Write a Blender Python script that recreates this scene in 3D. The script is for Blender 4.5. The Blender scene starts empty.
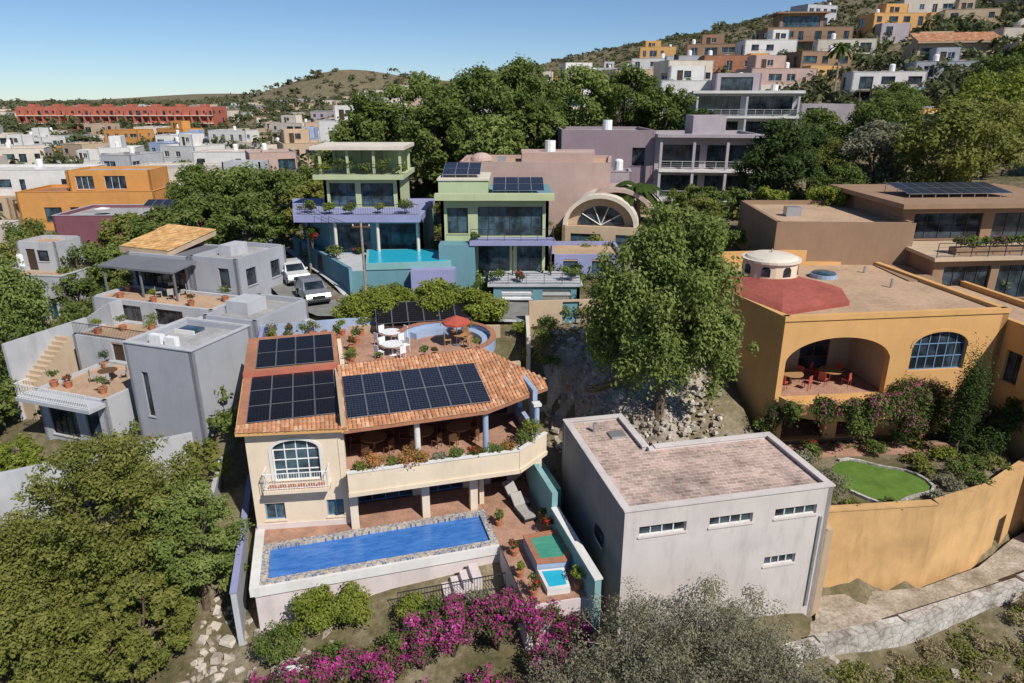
import bpy, math, random
import numpy as np
from mathutils import Vector, Matrix
R=random.Random(11)
rad=math.radians
COL=bpy.context.scene.collection

# ------------------------------------------------------------------ materials
def newmat(name):
    m=bpy.data.materials.new(name); m.use_nodes=True
    nt=m.node_tree; nt.nodes.clear()
    out=nt.nodes.new('ShaderNodeOutputMaterial')
    return m,nt,out
def N(nt,t,**k):
    n=nt.nodes.new(t)
    for a,b in k.items():
        if a in n.inputs: n.inputs[a].default_value=b
        else: setattr(n,a,b)
    return n
def c4(c): return (c[0],c[1],c[2],1)
def mul(c,f): return tuple(max(0,min(1,x*f)) for x in c[:3])
def coords(nt,scale=(1,1,1)):
    tc=N(nt,'ShaderNodeTexCoord'); mp=N(nt,'ShaderNodeMapping')
    mp.inputs['Scale'].default_value=scale
    nt.links.new(tc.outputs['Object'],mp.inputs['Vector']); return mp.outputs['Vector']
def noise(nt,vec,scale,detail=4,rough=.6):
    n=N(nt,'ShaderNodeTexNoise'); n.inputs['Scale'].default_value=scale
    n.inputs['Detail'].default_value=detail; n.inputs['Roughness'].default_value=rough
    nt.links.new(vec,n.inputs['Vector']); return n.outputs['Fac']
def ramp(nt,fac,stops,interp='LINEAR'):
    r=N(nt,'ShaderNodeValToRGB'); cr=r.color_ramp; cr.interpolation=interp
    while len(cr.elements)<len(stops): cr.elements.new(.5)
    for e,(p,c) in zip(cr.elements,stops): e.position=p; e.color=c4(c)
    nt.links.new(fac,r.inputs['Fac']); return r.outputs['Color']
def mixc(nt,fac,a,b,mode='MIX'):
    m=N(nt,'ShaderNodeMix',data_type='RGBA',blend_type=mode)
    if isinstance(fac,(int,float)): m.inputs[0].default_value=fac
    else: nt.links.new(fac,m.inputs[0])
    for s,i in ((a,6),(b,7)):
        if isinstance(s,tuple): m.inputs[i].default_value=c4(s)
        else: nt.links.new(s,m.inputs[i])
    return m.outputs[2]
def finish(nt,out,col,rough=.85,spec=.25,bump=None,bstr=.3,bdist=.02,metal=0):
    p=N(nt,'ShaderNodeBsdfPrincipled')
    if isinstance(col,tuple): p.inputs['Base Color'].default_value=c4(col)
    else: nt.links.new(col,p.inputs['Base Color'])
    p.inputs['Roughness'].default_value=rough; p.inputs['Specular IOR Level'].default_value=spec
    p.inputs['Metallic'].default_value=metal
    if bump is not None:
        b=N(nt,'ShaderNodeBump'); b.inputs['Strength'].default_value=bstr; b.inputs['Distance'].default_value=bdist
        nt.links.new(bump,b.inputs['Height']); nt.links.new(b.outputs['Normal'],p.inputs['Normal'])
    nt.links.new(p.outputs[0],out.inputs[0]); return p
def stucco(name,c,var=.14,dirt=.3,rough=.9):
    m,nt,out=newmat(name)
    v=coords(nt); vs=coords(nt,(1.3,1.3,.3))
    a=noise(nt,v,.45,6,.65); s=noise(nt,vs,1.1,7,.7); f=noise(nt,v,28,3)
    base=ramp(nt,a,[(.3,mul(c,1-var)),(.7,mul(c,1+var*.6))])
    st=ramp(nt,s,[(.5,(.0,.0,.0)),(.78,(1,1,1))])
    mm=N(nt,'ShaderNodeMath',operation='MULTIPLY'); mm.inputs[1].default_value=dirt
    nt.links.new(st,mm.inputs[0])
    g=(c[0]*.55,c[1]*.53,c[2]*.52)
    col=mixc(nt,mm.outputs[0],base,g)
    finish(nt,out,col,rough,.15,f,.35,.01); return m
def plain(name,c,rough=.6,metal=0,spec=.4,var=.12,sc=6):
    m,nt,out=newmat(name); v=coords(nt); a=noise(nt,v,sc,3)
    finish(nt,out,ramp(nt,a,[(.3,mul(c,1-var)),(.7,mul(c,1+var))]),rough,spec,None,metal=metal); return m
def roofmat(name,c,c2=None,var=.3):
    m,nt,out=newmat(name); v=coords(nt); a=noise(nt,v,.35,6,.7); b=noise(nt,v,3.5,5,.7)
    c2=c2 or mul(c,.6)
    k=ramp(nt,a,[(.35,c2),(.6,c)]); k2=ramp(nt,b,[(.35,(.7,.7,.7)),(.65,(1.,1.,1.))])
    finish(nt,out,mixc(nt,.8,k,k2,'MULTIPLY'),.95,.1,b,.3,.02); return m
def tiles(name,c,c2,mortar,bw,bh,rot=0,var=.5,ms=.012,bias=0):
    m,nt,out=newmat(name); tc=N(nt,'ShaderNodeTexCoord'); mp=N(nt,'ShaderNodeMapping')
    mp.inputs['Rotation'].default_value=(0,0,rot); nt.links.new(tc.outputs['Object'],mp.inputs['Vector']); v=mp.outputs['Vector']
    b=N(nt,'ShaderNodeTexBrick'); nt.links.new(v,b.inputs['Vector'])
    b.inputs['Color1'].default_value=c4(c); b.inputs['Color2'].default_value=c4(c2); b.inputs['Mortar'].default_value=c4(mortar)
    b.inputs['Scale'].default_value=1; b.inputs['Brick Width'].default_value=bw; b.inputs['Row Height'].default_value=bh
    b.inputs['Mortar Size'].default_value=ms; b.inputs['Bias'].default_value=bias
    a=noise(nt,v,.6,6,.7); k=ramp(nt,a,[(.32,(1-var,)*3),(.62,(1.1,)*3)])
    f=noise(nt,v,9,4)
    k2=ramp(nt,f,[(.3,(.75,)*3),(.6,(1,)*3)])
    col=mixc(nt,1.,mixc(nt,1.,b.outputs['Color'],k,'MULTIPLY'),k2,'MULTIPLY')
    finish(nt,out,col,.85,.2,b.outputs['Fac'],.4,-.01); return m
def island(name,stops,rough=.8,nz=None):
    m,nt,out=newmat(name); g=N(nt,'ShaderNodeNewGeometry')
    col=ramp(nt,g.outputs['Random Per Island'],stops)
    v=coords(nt); a=noise(nt,v,1.2,5,.7)
    col=mixc(nt,1.,col,ramp(nt,a,[(.3,(.6,.58,.56)),(.6,(1.08,1.05,1.))]),'MULTIPLY')
    finish(nt,out,col,rough,.2); return m
def leafmat(name,stops,interp='LINEAR',trans=.36,gain=1.15):
    m,nt,out=newmat(name); at=N(nt,'ShaderNodeAttribute',attribute_name='lv')
    col=ramp(nt,at.outputs['Fac'],[(p_,mul(c_,gain)) for p_,c_ in stops],interp)
    p=N(nt,'ShaderNodeBsdfPrincipled'); nt.links.new(col,p.inputs['Base Color'])
    p.inputs['Roughness'].default_value=.75; p.inputs['Specular IOR Level'].default_value=.12
    t=N(nt,'ShaderNodeBsdfTranslucent'); nt.links.new(col,t.inputs['Color'])
    mx=N(nt,'ShaderNodeMixShader'); mx.inputs[0].default_value=trans
    nt.links.new(p.outputs[0],mx.inputs[1]); nt.links.new(t.outputs[0],mx.inputs[2]); nt.links.new(mx.outputs[0],out.inputs[0]); return m
def glassmat(name,c=(.025,.035,.045),rough=.06):
    m,nt,out=newmat(name); v=coords(nt); a=noise(nt,v,.9,2)
    finish(nt,out,ramp(nt,a,[(.4,mul(c,.5)),(.62,mul(c,2.2))]),rough,.5); return m
def solarmat(name,black=False):
    m,nt,out=newmat(name); uv=N(nt,'ShaderNodeUVMap'); 
    b=N(nt,'ShaderNodeTexBrick'); nt.links.new(uv.outputs[0],b.inputs['Vector'])
    b.offset=0; b.inputs['Scale'].default_value=1; b.inputs['Brick Width'].default_value=1/6.; b.inputs['Row Height'].default_value=.1
    b.inputs['Mortar Size'].default_value=.004
    if black: cs=((.008,.007,.008),(.011,.010,.011),(.03,.028,.028))
    else: cs=((.012,.015,.028),(.018,.022,.038),(.09,.10,.12))
    b.inputs['Color1'].default_value=c4(cs[0]); b.inputs['Color2'].default_value=c4(cs[1]); b.inputs['Mortar'].default_value=c4(cs[2])
    finish(nt,out,b.outputs['Color'],.25,.35); return m

M={}
M['cream']=stucco('cream_stucco',(.72,.60,.45))
M['cream2']=stucco('pale_stucco',(.64,.57,.47))
M['pinkwhite']=stucco('pinkish_white_stucco',(.64,.56,.54),dirt=.5)
M['white']=stucco('white_stucco',(.68,.66,.62))
M['grey']=stucco('grey_stucco',(.37,.38,.41),var=.1,dirt=.3)
M['lgrey']=stucco('light_grey_stucco',(.46,.465,.48),dirt=.5)
M['dgrey']=stucco('dark_grey_stucco',(.16,.165,.18))
M['warehouse']=stucco('warehouse_stucco',(.58,.525,.49),var=.12,dirt=.6)
M['warehouse_shade']=stucco('warehouse_stucco_shaded',(.27,.25,.25),var=.2,dirt=.5)  # darker copy of the warehouse stucco, shade painted into the colour
M['ochre']=stucco('ochre_stucco',(.62,.355,.14),var=.12,dirt=.3)
M['ochre2']=stucco('ochre_wall_weathered',(.60,.37,.165),var=.22,dirt=.7)
M['brown']=stucco('brown_stucco',(.30,.195,.125),var=.12)
M['mauve']=stucco('mauve_stucco',(.30,.23,.25),var=.1)
M['mauve2']=stucco('light_mauve_stucco',(.40,.35,.37))
M['pink']=stucco('pink_stucco',(.47,.34,.29))
M['orange']=stucco('orange_stucco',(.60,.29,.09))
M['plum']=stucco('plum_stucco',(.22,.09,.11))
M['red']=stucco('red_orange_stucco',(.46,.15,.10))
M['teal']=stucco('teal_stucco',(.14,.28,.32),var=.12)
M['aqua']=stucco('aqua_stucco',(.22,.40,.40),var=.12)
M['peri']=stucco('periwinkle_stucco',(.28,.29,.46),var=.1)
M['lblue']=stucco('light_blue_stucco',(.32,.40,.54),var=.12)
M['lime']=stucco('pale_green_stucco',(.44,.49,.29),var=.1)
M['tan']=stucco('tan_stucco',(.50,.38,.26))
M['redroof']=roofmat('red_painted_roof',(.40,.115,.085),(.31,.09,.07))
M['tanroof']=roofmat('tan_roof',(.55,.38,.25),(.42,.29,.19))
M['greyroof']=roofmat('grey_roof',(.45,.44,.43),(.30,.29,.28))
M['whiteroof']=roofmat('white_roof',(.64,.62,.59),(.44,.42,.40))
M['terroof']=roofmat('terracotta_roof',(.46,.21,.12),(.32,.16,.10))
M['brickroof']=tiles('worn_brick_roof',(.60,.42,.34),(.33,.22,.17),(.62,.55,.49),.5,.26,0,.5,.025,-.25)
M['terrfloor']=tiles('terracotta_floor',(.48,.27,.18),(.40,.22,.15),(.42,.31,.24),.35,.35,rad(45),.3)
M['mosaic']=tiles('mosaic_coping',(.06,.12,.28),(.60,.50,.36),(.5,.45,.36),.12,.11,0,.2)
M['wtile']=island('barrel_clay_tile',[(0,(.46,.21,.11)),(.4,(.62,.34,.19)),(.75,(.56,.27,.14)),(1,(.70,.49,.34))])
M['ytile']=island('yellow_clay_tile',[(0,(.50,.28,.11)),(.6,(.60,.38,.16)),(1,(.64,.44,.24))])
M['stone']=island('rubble_stone',[(0,(.30,.26,.21)),(.5,(.44,.39,.33)),(1,(.58,.54,.48))])
M['glass']=glassmat('window_glass'); M['bglass']=glassmat('blue_window_glass',(.03,.055,.07))
M['frame_w']=plain('white_frame',(.65,.65,.62)); M['frame_d']=plain('dark_frame',(.05,.045,.04))
M['frame_b']=plain('blue_frame',(.14,.26,.40)); M['metal']=plain('galvanised_metal',(.5,.5,.5),.4,.7)
M['iron']=plain('wrought_iron',(.03,.03,.035)); M['white_paint']=plain('white_paint',(.75,.75,.73))
M['wood']=plain('dark_wood',(.13,.065,.03),.6,var=.3,sc=12); M['lwood']=plain('light_wood',(.38,.22,.10),.6,var=.3,sc=12)
M['clay']=plain('clay_pot',(.42,.16,.08)); M['redcloth']=plain('red_cloth',(.40,.08,.05),.9)
M['cloth']=plain('grey_cloth',(.35,.33,.30),.9); M['bark']=plain('bark',(.13,.095,.065),.95,var=.4,sc=5)
M['dbark']=plain('pale_bark',(.28,.24,.19),.95,var=.3,sc=5)
M['tyre']=plain('tyre_rubber',(.02,.02,.02),.9); M['silver']=plain('silver_car_paint',(.33,.34,.36),.3,.5,.6,.03)
M['dcar']=plain('white_car_paint',(.62,.62,.61),.3,.1,.6,.03)
M['black']=plain('black_plastic',(.02,.02,.02),.5)
M['door']=plain('dark_door',(.06,.035,.02),.6)
M['solar']=solarmat('solar_cells'); M['solarb']=solarmat('black_solar_cells',True)
m,nt,out=newmat('asphalt_road'); v=coords(nt); a=noise(nt,v,1.2,6,.7)
finish(nt,out,ramp(nt,a,[(.3,(.15,.145,.135)),(.7,(.26,.25,.225))]),.95,.2,noise(nt,v,25,3),.5,.02); M['road']=m
def water(name,c1,c2):
    m,nt,out=newmat(name); v=coords(nt); vs=coords(nt,(.7,2.6,1)); a=noise(nt,vs,1.6,8,.8)
    p=finish(nt,out,ramp(nt,a,[(.3,c1),(.68,c2)]),.18,.45,noise(nt,v,5,3),.4,.03); return m
M['pool']=water('pool_water',(.008,.09,.36),(.09,.25,.58)); M['cyan']=water('cyan_pool_water',(.01,.34,.50),(.04,.46,.60))
M['tub']=water('hot_tub_water',(.03,.20,.14),(.10,.34,.24))
m,nt,out=newmat('ground_earth'); v=coords(nt); a=noise(nt,v,.03,8,.7); b=noise(nt,v,.35,8,.75); d=noise(nt,v,3,6,.7)
g1=ramp(nt,a,[(.36,(.085,.085,.035)),(.52,(.17,.145,.075)),(.66,(.30,.235,.15))])
g2=ramp(nt,b,[(.35,(.06,.065,.025)),(.48,(.19,.155,.09)),(.62,(.40,.33,.24))])
g=mixc(nt,.6,g1,g2); g=mixc(nt,.7,g,ramp(nt,d,[(.3,(.5,.5,.5)),(.65,(1,1,1))]),'MULTIPLY')
finish(nt,out,g,.95,.1,d,.8,.15); M['ground']=m
m,nt,out=newmat('lawn_grass'); v=coords(nt); b=noise(nt,v,1.2,8,.8)
finish(nt,out,ramp(nt,b,[(.3,(.07,.13,.02)),(.7,(.16,.26,.05))]),.9,.1,noise(nt,v,30,3),.8,.04); M['lawn']=m
m,nt,out=newmat('whitewashed_stone'); v=coords(nt); vo=N(nt,'ShaderNodeTexVoronoi',feature='DISTANCE_TO_EDGE'); vo.inputs['Scale'].default_value=2.4; nt.links.new(v,vo.inputs['Vector'])
b=noise(nt,v,.8,7,.7); k=ramp(nt,b,[(.35,(.22,.19,.16)),(.5,(.46,.42,.37)),(.65,(.60,.57,.53))])
finish(nt,out,mixc(nt,.8,k,ramp(nt,vo.outputs['Distance'],[(0,(.45,.42,.4)),(.07,(1,1,1))]),'MULTIPLY'),.95,.1,vo.outputs['Distance'],.6,.08); M['stonewall']=m
m,nt,out=newmat('pale_gravel'); v=coords(nt); a=noise(nt,v,.5,8,.75); b=noise(nt,v,6,5,.7)
finish(nt,out,mixc(nt,.8,ramp(nt,a,[(.35,(.24,.20,.15)),(.5,(.42,.36,.28)),(.65,(.58,.52,.45))]),ramp(nt,b,[(.35,(.55,.55,.55)),(.6,(1,1,1))]),'MULTIPLY'),.95,.1,b,.8,.08); M['gravel']=m

M['lf_green']=leafmat('leaf_mid_green',[(0,(.05,.08,.016)),(.5,(.105,.145,.033)),(1,(.19,.22,.065))])
M['lf_pepper']=leafmat('leaf_pepper_tree',[(0,(.085,.12,.025)),(.5,(.155,.20,.05)),(1,(.25,.29,.09))])
M['lf_olive']=leafmat('leaf_olive',[(0,(.09,.105,.02)),(.5,(.16,.175,.038)),(1,(.25,.245,.07))])
M['lf_dark']=leafmat('leaf_dark_green',[(0,(.022,.04,.012)),(.5,(.05,.08,.022)),(1,(.09,.125,.035))])
M['lf_grey']=leafmat('leaf_grey_green',[(0,(.13,.125,.075)),(.5,(.20,.195,.125)),(1,(.30,.28,.19))])
M['lf_lime']=leafmat('leaf_yellow_green',[(0,(.08,.11,.015)),(.5,(.17,.205,.03)),(1,(.27,.29,.06))])
M['lf_boug']=leafmat('leaf_bougainvillea',[(0,(.07,.09,.03)),(.46,(.13,.15,.05)),(.56,(.40,.04,.21)),(.8,(.52,.08,.30)),(1,(.60,.22,.42))],'CONSTANT')
M['lf_boug2']=leafmat('leaf_bougainvillea_green',[(0,(.05,.075,.02)),(.45,(.11,.14,.035)),(.66,(.18,.20,.06)),(.76,(.38,.07,.19)),(1,(.48,.12,.25))],'CONSTANT')
M['lf_orange']=leafmat('leaf_orange_flower',[(0,(.12,.12,.03)),(.4,(.22,.17,.05)),(.6,(.42,.17,.05)),(1,(.50,.24,.08))])
M['lf_red']=leafmat('leaf_red_flower',[(0,(.05,.08,.02)),(.5,(.08,.12,.03)),(.7,(.40,.03,.03)),(1,(.5,.06,.05))],'CONSTANT')
M['lf_dry']=leafmat('leaf_dry_grass',[(0,(.17,.14,.07)),(.5,(.29,.24,.13)),(1,(.40,.34,.20))])
M['lf_far']=leafmat('leaf_far',[(0,(.055,.07,.03)),(.5,(.10,.115,.05)),(1,(.155,.16,.08))])
M['lf_hill']=leafmat('leaf_dry_hill',[(0,(.085,.09,.045)),(.5,(.13,.135,.065)),(1,(.19,.18,.095))],gain=1.)

# ------------------------------------------------------------------ terrain
CP=[(-40,15,-3),(0,12,-3),(20,14,-2),(40,15,-1),(-25,25,-1.5),(-14,24,-.6),(-10,22,-.3),(0,21,-.4),(8,20,-.8),(16,24,-.6),(26,26.5,-.2),(40,29,.8),
(-12,28,1),(0,29,2),(-12,36,5),(0,38,6.5),(-8,44.5,8.8),(-15,50,9),(-19,57,9),(-27,68,8.6),(3,47,8.9),(0,52,9),(6,37,6.6),(9,42,8.3),(8,31,3),
(20,27.5,-.2),(20,34,4),(22,40,7),(22,48,10),(35,40,8),(35,50,11),(-20,36,3),(-28,40,3),(-36,48,3),(-30,55,5),(-26,62,8),(-45,60,4),
(-10,58,9.2),(5,58,9.6),(0,70,11),(20,62,11.5),(28,72,12.6),(20,85,12.4),(0,85,12),(-25,80,8.3),(-45,85,6.5),(-60,85,6),(-60,60,4),(-60,30,-1),(-60,120,7),(-30,110,8),
(0,98,13),(15,115,15),(40,115,17.5),(50,90,16),(50,70,14),(60,50,13),(90,100,24),(60,150,27),(90,190,37),(130,150,40),(30,150,21.5),(0,150,17),(22,172,24),
(-40,200,9),(-100,200,7),(-100,120,6),(-200,350,11),(-100,350,11),(-20,450,33),(-80,450,18),(10,450,42),(53,450,52),(113,450,60),(183,450,78),(300,450,100),(150,300,57),(80,300,45),(20,300,28),(-30,300,17),(250,250,75),(200,120,50),(120,60,28),(120,0,10),
(-600,600,8),(-300,800,12),(0,800,40),(200,700,72),(500,700,110),(0,1500,22),(-1000,1500,8),(1000,1500,60),(-2500,3000,10),(0,3000,12),(2500,3000,20),(-3000,0,0),(3000,0,20),(0,7000,5),(-4000,7000,5),(4000,7000,5),
(0,-60,-12),(-120,-60,-12),(120,-60,-6),(0,-400,-12),(-400,-400,-10),(400,-400,0),(-150,60,2),(-400,200,6)]
CP=np.array(CP,float)
def _k(a,b): 
    d=np.sqrt(((a[:,None,:]-b[None,:,:])**2).sum(-1)+25.); return d
_n=len(CP); _A=np.zeros((_n+3,_n+3)); _A[:_n,:_n]=_k(CP[:,:2],CP[:,:2]); _P=np.c_[np.ones(_n),CP[:,:2]/100.]
_A[:_n,_n:]=_P; _A[_n:,:_n]=_P.T
_w=np.linalg.solve(_A,np.r_[CP[:,2],0,0,0])
HILLS=[(-570,2500,80,230,300),(-330,2400,48,420,300),(-1400,3600,45,600,300),(100,2600,60,400,300)]
PADS=[(-10,30,4.5,2.2),(-4,32,5,2.3),(0,30,4.5,2.3),(2,26,3,1.5),(-8,37,5,4.5),(0,37,4.5,4.5),(-12.5,36,3.5,3.),(9,28,5.5,.8),(5.5,32,3,1.),
 (20,33,4,4.2),(27,35,4,4.2),(20,38,5,4.4),(26,39,4,4.4),(17,30.5,2,4.),(24,30.8,1.5,3.5),(22,45,6,9),(-9,56,5,8.4),(-1,60,5,8.8),
 (16,26.9,1.6,-.2),(19.5,27.6,1.6,-.2),(22.5,28.6,1.6,-.2),(25.5,29.8,1.6,-.2),(28.5,31.2,1.7,-.2),(31,32.8,1.9,-.2),(33.5,34.2,2,-.2)]
def th(x,y):
    x=np.atleast_1d(np.asarray(x,float)); y=np.atleast_1d(np.asarray(y,float)); sh=x.shape
    q=np.c_[x.ravel(),y.ravel()]
    z=np.zeros(len(q))
    for i in range(0,len(q),20000):
        s=q[i:i+20000]; z[i:i+20000]=_k(s,CP[:,:2])@_w[:_n]+np.c_[np.ones(len(s)),s/100.]@_w[_n:]
    for hx,hy,a,sx,sy in HILLS: z+=a*np.exp(-((q[:,0]-hx)/sx)**2-((q[:,1]-hy)/sy)**2)
    for px,py,r,zm in PADS:
        d=np.hypot(q[:,0]-px,q[:,1]-py); z=np.minimum(z,zm+np.maximum(0,d-r)*2.2)
    return z.reshape(sh)
def gz(x,y): return float(th(x,y)[0])
def axis(a0,a1,step,ext0,ext1,g=1.11):
    mid=list(np.arange(a0,a1+.01,step)); lo=[];s=step;a=a0
    while a>ext0: s*=g;a-=s;lo.append(a)
    hi=[];s=step;a=a1
    while a<ext1: s*=g;a+=s;hi.append(a)
    return np.array(lo[::-1]+mid+hi)
xs=axis(-48,48,.9,-9000,9000); ys=axis(14,80,.9,-2500,12000)
X,Y=np.meshgrid(xs,ys); Zt=th(X,Y)
near=np.exp(-((Y-40)/60)**2)
rg=np.random.default_rng(3)
Zt+= rg.normal(0,.05,Zt.shape)*near
far=np.clip((np.hypot(X,Y)-180)/300,0,1); Zt+=far*rg.normal(0,.6,Zt.shape)
def gridmesh(name,X,Y,Z,mat):
    me=bpy.data.meshes.new(name); nv=X.size; me.vertices.add(nv)
    me.vertices.foreach_set('co',np.c_[X.ravel(),Y.ravel(),Z.ravel()].ravel())
    ny,nx=X.shape; idx=np.arange(nv).reshape(ny,nx)
    q=np.stack([idx[:-1,:-1],idx[:-1,1:],idx[1:,1:],idx[1:,:-1]],-1).reshape(-1,4)
    me.loops.add(q.size); me.polygons.add(len(q)); me.loops.foreach_set('vertex_index',q.ravel())
    me.polygons.foreach_set('loop_start',np.arange(0,q.size,4)); me.polygons.foreach_set('use_smooth',np.ones(len(q),bool))
    me.update(); me.materials.append(mat); o=bpy.data.objects.new(name,me); COL.objects.link(o)
gridmesh('ground',X,Y,Zt,M['ground'])
th_=np.linspace(0,2*math.pi,41); rr_=np.linspace(0,1,16); T_,Q_=np.meshgrid(th_,rr_)
wob=1+.12*np.sin(3*T_)+.08*np.sin(7*T_+1)
Xp=7.2+5.2*Q_*wob*np.cos(T_); Yp=39.2+6.4*Q_*wob*np.sin(T_); Zp=th(Xp,Yp)+.25-.5*Q_**6
gridmesh('gravel_slope',Xp,Yp,Zp,M['gravel'])

# ------------------------------------------------------------------ mesh builder
class Obj:
    def __init__(s,name,loc=(0,0,0),yaw=0):
        s.name=name; s.loc=loc; s.yaw=yaw; s.parts={}; s.T=Matrix.Identity(4); s.stack=[]
    def push(s,loc=(0,0,0),yaw=0,tilt=0,rz=None):
        s.stack.append(s.T.copy()); s.T=s.T@Matrix.Translation(loc)@Matrix.Rotation(rad(yaw),4,'Z')@Matrix.Rotation(rad(tilt),4,'X'); return s
    def pop(s): s.T=s.stack.pop()
    def buf(s,part): return s.parts.setdefault(part,dict(v=[],f=[],m=[],mats=[],uv={}))
    def add(s,part,mat,vs,fs,uvs=None):
        b=s.buf(part)
        if mat not in b['mats']: b['mats'].append(mat)
        mi=b['mats'].index(mat); o=len(b['v'])
        b['v']+=[tuple(s.T@Vector(v)) for v in vs]
        for i,f in enumerate(fs):
            if uvs and uvs[i]: b['uv'][len(b['f'])]=uvs[i]
            b['f'].append(tuple(o+k for k in f)); b['m'].append(mi)
    def box(s,part,mat,x0,x1,y0,y1,z0,z1):
        v=[(x0,y0,z0),(x1,y0,z0),(x1,y1,z0),(x0,y1,z0),(x0,y0,z1),(x1,y0,z1),(x1,y1,z1),(x0,y1,z1)]
        s.add(part,mat,v,[(0,3,2,1),(4,5,6,7),(0,1,5,4),(1,2,6,5),(2,3,7,6),(3,0,4,7)])
    def prism(s,part,mat,poly,z0,z1,topmat=None):
        n=len(poly); z0f=z0 if callable(z0) else (lambda x,y:z0); z1f=z1 if callable(z1) else (lambda x,y:z1)
        v=[(x,y,z0f(x,y)) for x,y in poly]+[(x,y,z1f(x,y)) for x,y in poly]
        s.add(part,mat,v,[tuple(range(n))[::-1]]+[(i,(i+1)%n,n+(i+1)%n,n+i) for i in range(n)]+([] if topmat else [tuple(range(n,2*n))]))
        if topmat: s.add(part,topmat,v[n:],[tuple(range(n))])
    def ext(s,part,mat,pts,y0,y1):
        n=len(pts); v=[(x,y0,z) for x,z in pts]+[(x,y1,z) for x,z in pts]
        s.add(part,mat,v,[tuple(range(n)),tuple(range(n,2*n))[::-1]]+[((i+1)%n,i,n+i,n+(i+1)%n) for i in range(n)])
    def cyl(s,part,mat,x,y,z0,z1,r0,r1=None,n=16):
        r1=r0 if r1 is None else r1
        v=[(x+r*math.cos(2*math.pi*i/n),y+r*math.sin(2*math.pi*i/n),z) for r,z in((r0,z0),(r1,z1)) for i in range(n)]
        s.add(part,mat,v,[tuple(range(n))[::-1],tuple(range(n,2*n))]+[(i,(i+1)%n,n+(i+1)%n,n+i) for i in range(n)])
    def dome(s,part,mat,x,y,z,r,h,n=20,k=6,frac=1.):
        for j in range(k):
            a0=math.pi/2*frac*j/k;a1=math.pi/2*frac*(j+1)/k
            s.cyl(part,mat,x,y,z+h*math.sin(a0),z+h*math.sin(a1),r*math.cos(a0),max(.01,r*math.cos(a1)),n)
    def tube(s,part,mat,pts,rs,n=6):
        pts=[Vector(p) for p in pts]; vs=[];fs=[]
        for i,p in enumerate(pts):
            d=(pts[min(i+1,len(pts)-1)]-pts[max(i-1,0)]); d=d.normalized() if d.length>0 else Vector((0,0,1))
            a=d.cross(Vector((0,0,1))) if abs(d.z)<.95 else d.cross(Vector((1,0,0))); a.normalize(); b=d.cross(a)
            for k in range(n):
                t=2*math.pi*k/n; vs.append(tuple(p+(a*math.cos(t)+b*math.sin(t))*rs[i]))
        for i in range(len(pts)-1):
            for k in range(n): fs.append((i*n+k,i*n+(k+1)%n,(i+1)*n+(k+1)%n,(i+1)*n+k))
        fs.append(tuple(range(n))); fs.append(tuple(range((len(pts)-1)*n,len(pts)*n))[::-1])
        s.add(part,mat,vs,fs)
    def wall(s,p0,p1,z0,z1,t,mat,ops=(),part='walls'):
        dx,dy=p1[0]-p0[0],p1[1]-p0[1]; L=math.hypot(dx,dy); s.push((p0[0],p0[1],0),math.degrees(math.atan2(dy,dx)))
        xs_=sorted(set([0,L]+[o['x0'] for o in ops]+[o['x1'] for o in ops]))
        for a,b in zip(xs_[:-1],xs_[1:]):
            if b-a<1e-4: continue
            cov=sorted([o for o in ops if o['x0']<=a+1e-5 and o['x1']>=b-1e-5],key=lambda o:o['z0'])
            arch=[o for o in cov if o.get('arch')]
            n=12 if arch else 1
            for i in range(n):
                xa=a+(b-a)*i/n; xb=a+(b-a)*(i+1)/n; cur=(z0,z0)
                for o in cov:
                    if o['z0']>cur[0]+1e-4: s.ext(part,mat,[(xa,cur[0]),(xb,cur[1]),(xb,o['z0']),(xa,o['z0'])],0,t)
                    def top(x):
                        if not o.get('arch'): return o['z1']
                        c=(o['x0']+o['x1'])/2;h=(o['x1']-o['x0'])/2
                        return o['z1']-o['arch']+o['arch']*math.sqrt(max(0,1-((x-c)/h)**2))
                    cur=(top(xa),top(xb))
                if z1>min(cur)+1e-4: s.ext(part,mat,[(xa,cur[0]),(xb,cur[1]),(xb,z1),(xa,z1)],0,t)
        for o in ops:
            k=o.get('k','w')
            if k=='w': s.window(o['x0'],o['x1'],o['z0'],o['z1'],t*.55,o.get('nx',2),o.get('nz',1),o.get('fr',M['frame_w']),o.get('gl',M['glass']))
            if k=='d': s.box('doors',o.get('fr',M['door']),o['x0'],o['x1'],t*.5,t*.5+.06,o['z0'],o['z1'])
            if k!='o' and not o.get('arch') and o.get('sill',1) and o['z0']>z0+.3:
                s.box('sills',o.get('sm',mat),o['x0']-.06,o['x1']+.06,-.06,t*.5,o['z0']-.07,o['z0']-.003)
        s.pop()
    def window(s,x0,x1,z0,z1,y,nx,nz,fr,gl):
        s.box('windows',gl,x0,x1,y+.02,y+.05,z0,z1); w=.05
        for i in range(nx+1):
            x=x0+(x1-x0-w)*i/nx; s.box('window_frames',fr,x,x+w,y-.03,y+.018,z0,z1)
        for i in range(nz+1):
            z=z0+(z1-z0-w)*i/nz; s.box('window_frames',fr,x0+w,x1-w,y-.026,y+.014,z,z+w)
    def shell(s,poly,z0,z1,t,mat,ops={},roof=None,roofz=None,part='walls'):
        n=len(poly)
        for i in range(n): s.wall(poly[i],poly[(i+1)%n],z0,z1,t,mat,ops.get(i,()),part)
        if roof: 
            c=(sum(p[0] for p in poly)/n,sum(p[1] for p in poly)/n)
            ip=[(p[0]+(c[0]-p[0])*.012,p[1]+(c[1]-p[1])*.012) for p in poly]
            rz=z1-.35 if roofz is None else roofz; s.prism('roof',roof,ip,rz-.2,rz)
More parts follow.
